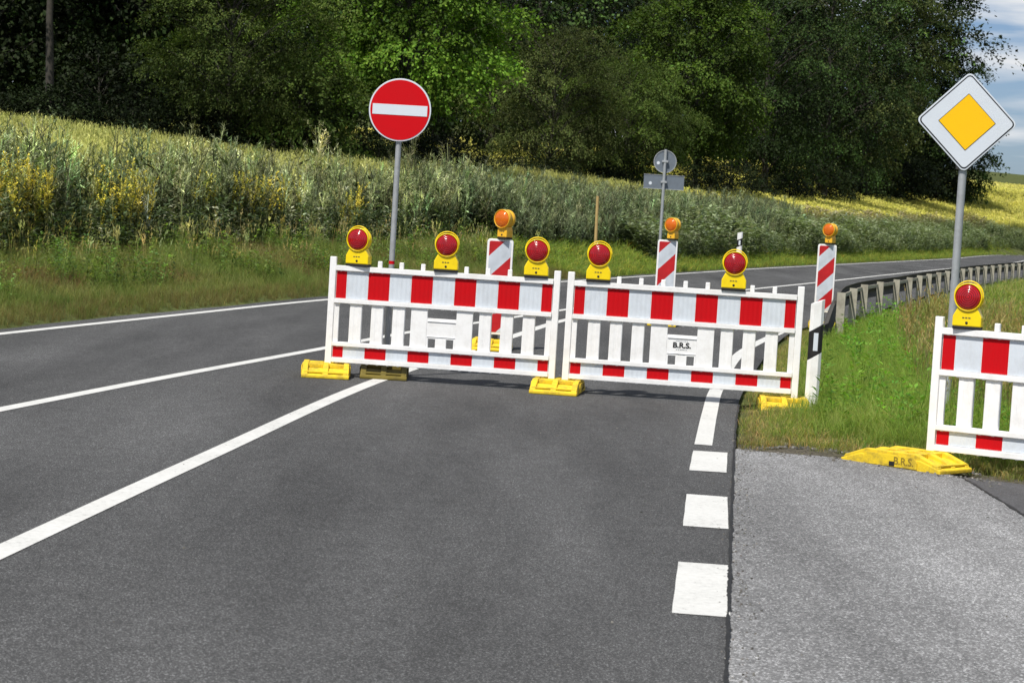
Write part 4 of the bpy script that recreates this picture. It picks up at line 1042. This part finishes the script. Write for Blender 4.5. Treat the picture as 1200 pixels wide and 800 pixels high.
# undergrowth along the foot of the wood, its shade painted as near-black leaves
US = 'dark shrubs along the foot of the wood'; UL = 'low shrub at the foot of the wood, deep shade painted into its dark leaves'
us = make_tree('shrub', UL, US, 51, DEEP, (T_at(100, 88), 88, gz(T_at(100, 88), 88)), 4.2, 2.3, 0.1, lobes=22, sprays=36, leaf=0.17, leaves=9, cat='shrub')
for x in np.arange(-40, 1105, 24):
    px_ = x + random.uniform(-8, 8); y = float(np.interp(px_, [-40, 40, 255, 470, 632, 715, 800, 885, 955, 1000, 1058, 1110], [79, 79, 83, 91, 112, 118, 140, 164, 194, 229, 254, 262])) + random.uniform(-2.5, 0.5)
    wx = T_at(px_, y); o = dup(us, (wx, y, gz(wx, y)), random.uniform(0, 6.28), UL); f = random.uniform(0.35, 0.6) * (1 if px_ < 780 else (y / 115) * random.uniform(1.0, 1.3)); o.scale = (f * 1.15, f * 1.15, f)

# loose grit on the bare strip beside the junction and a few stones on the asphalt
S = Scatter()
def pebble(seed):
    r = random.Random(seed); T = Tpl(); v = [np.array(p, float) * r.uniform(0.7, 1.2) for p in ((-1, -1, -.4), (1, -1, -.4), (1, 1, -.4), (-1, 1, -.4), (-.6, -.6, .7), (.6, -.6, .7), (.6, .6, .7), (-.6, .6, .7))]
    for q in ((0, 1, 5, 4), (1, 2, 6, 5), (2, 3, 7, 6), (3, 0, 4, 7), (4, 5, 6, 7)): T.quad(*[tuple(v[k]) for k in q])
    return T.get()
PEB = [pebble(200 + i) for i in range(4)]
n = 1100; q = np.c_[rng.uniform(1.7, 3.4, n), rng.random(n)]; q[:, 1] = apron_edge(q[:, 0]) + rng.normal(0.24, 0.2, n)
n = 500; q2 = np.c_[rng.normal(0, 0.05, n), rng.uniform(8, 21, n)]; q2[:, 0] += np.interp(q2[:, 1], RS[:, 1], RS[:, 0]) + 0.05
n = 130; q3 = np.c_[rng.uniform(-4, 3.2, n), rng.uniform(8.3, 24, n)]
for pts, lo, hi in ((q, 0.003, 0.012), (q2, 0.002, 0.006), (q3, 0.002, 0.006)):
    zz = np.maximum(height(pts), np.where((pts[:, 1] < apron_edge(pts[:, 0])) | (side(pts, RS)[0] > 0), apron_z(pts[:, 0]) * (side(pts, RS)[0] < 0), -9)) + 0.002
    pick = rng.integers(0, 4, len(pts)); yw = rng.uniform(0, 6.28, len(pts)); sz_ = rng.uniform(lo, hi, len(pts)); tn_ = tints(len(pts), (0.15, 0.143, 0.13), 0.4, 0.03)
    for i_, T in enumerate(PEB):
        m = pick == i_; S.add(T, np.c_[pts[m], zz[m]], yw[m], sz_[m], np.zeros((m.sum(), 2)), tn_[m])
grit = stuff(S.build('gravel', M['stone'])); grit['label'] = 'loose grey grit along the edge of the side road'; grit['category'] = 'gravel'

# ------------------------------------------------------------------ light, sky, camera
SUN_EL, SUN_AZ = 57.0, 212.0        # azimuth clockwise from +Y: behind and left of the camera
tosun = Vector((math.sin(R(SUN_AZ)) * math.cos(R(SUN_EL)), math.cos(R(SUN_AZ)) * math.cos(R(SUN_EL)), math.sin(R(SUN_EL))))
sd = bpy.data.lights.new('sun', 'SUN'); sd.energy = 5.0; sd.angle = R(0.5); sd.color = (1.0, 0.955, 0.88)
so = bpy.data.objects.new('sun', sd); col.objects.link(so); so.rotation_euler = (-tosun).to_track_quat('-Z', 'Y').to_euler(); so.location = tosun * 60

w = bpy.data.worlds.new('World'); scene.world = w; w.use_nodes = True; nt = w.node_tree; nt.nodes.clear(); L = nt.links
out = nt.nodes.new('ShaderNodeOutputWorld'); bg = nt.nodes.new('ShaderNodeBackground'); bg.inputs['Strength'].default_value = 0.072
sky = nt.nodes.new('ShaderNodeTexSky'); sky.sky_type = 'NISHITA'; sky.sun_disc = False; sky.sun_elevation = R(SUN_EL); sky.sun_rotation = R(SUN_AZ)
sky.air_density = 1.0; sky.dust_density = 0.6; sky.ozone_density = 2.0
tc = nt.nodes.new('ShaderNodeTexCoord'); mp = nt.nodes.new('ShaderNodeMapping'); mp.inputs['Scale'].default_value = (1.0, 1.0, 8.0); mp.inputs['Location'].default_value = (1.7, 0.9, 0.25)
L.new(tc.outputs['Generated'], mp.inputs['Vector'])
cn = nt.nodes.new('ShaderNodeTexNoise'); cn.inputs['Scale'].default_value = 7.5; cn.inputs['Detail'].default_value = 9; cn.inputs['Roughness'].default_value = 0.52; cn.inputs['Distortion'].default_value = 0.3
L.new(mp.outputs[0], cn.inputs['Vector'])
cr = ramp(nt, [(0.44, (0, 0, 0)), (0.64, (1, 1, 1))]); L.new(cn.outputs['Fac'], cr.inputs['Fac'])
cm = nt.nodes.new('ShaderNodeMix'); cm.data_type = 'RGBA'; cm.inputs['B'].default_value = (11.0, 11.3, 11.7, 1)
tn = nt.nodes.new('ShaderNodeVectorMath'); tn.operation = 'MULTIPLY'; L.new(sky.outputs[0], tn.inputs[0])
sz = nt.nodes.new('ShaderNodeSeparateXYZ'); L.new(tc.outputs['Generated'], sz.inputs[0])
mr = nt.nodes.new('ShaderNodeMapRange'); mr.inputs['From Max'].default_value = 0.28; L.new(sz.outputs['Z'], mr.inputs['Value'])
tm = nt.nodes.new('ShaderNodeMix'); tm.data_type = 'RGBA'; tm.inputs['A'].default_value = (0.74, 0.92, 1.36, 1); tm.inputs['B'].default_value = (0.95, 0.97, 1.0, 1)
L.new(mr.outputs['Result'], tm.inputs['Factor']); L.new(tm.outputs['Result'], tn.inputs[1])
L.new(cr.outputs['Color'], cm.inputs['Factor']); L.new(tn.outputs[0], cm.inputs['A']); L.new(cm.outputs['Result'], bg.inputs['Color'])
L.new(bg.outputs[0], out.inputs['Surface'])

cd = bpy.data.cameras.new('camera'); cam = bpy.data.objects.new('camera', cd); col.objects.link(cam); scene.camera = cam
cd.sensor_width = 36.0; cd.lens = 36.0 * 2750 / 1200; cd.clip_start = 0.1; cd.clip_end = 6000
cam.matrix_world = Matrix.Translation((0, 0, 1.65)) @ Matrix.Rotation(R(90 - 3.28), 4, 'X') @ Matrix.Rotation(R(3.5), 4, 'Z')
cd.dof.use_dof = True; cd.dof.focus_distance = 21.5; cd.dof.aperture_fstop = 11.0
scene.view_settings.view_transform = 'Standard'; scene.view_settings.look = 'None'; scene.view_settings.exposure = 0; scene.view_settings.gamma = 1
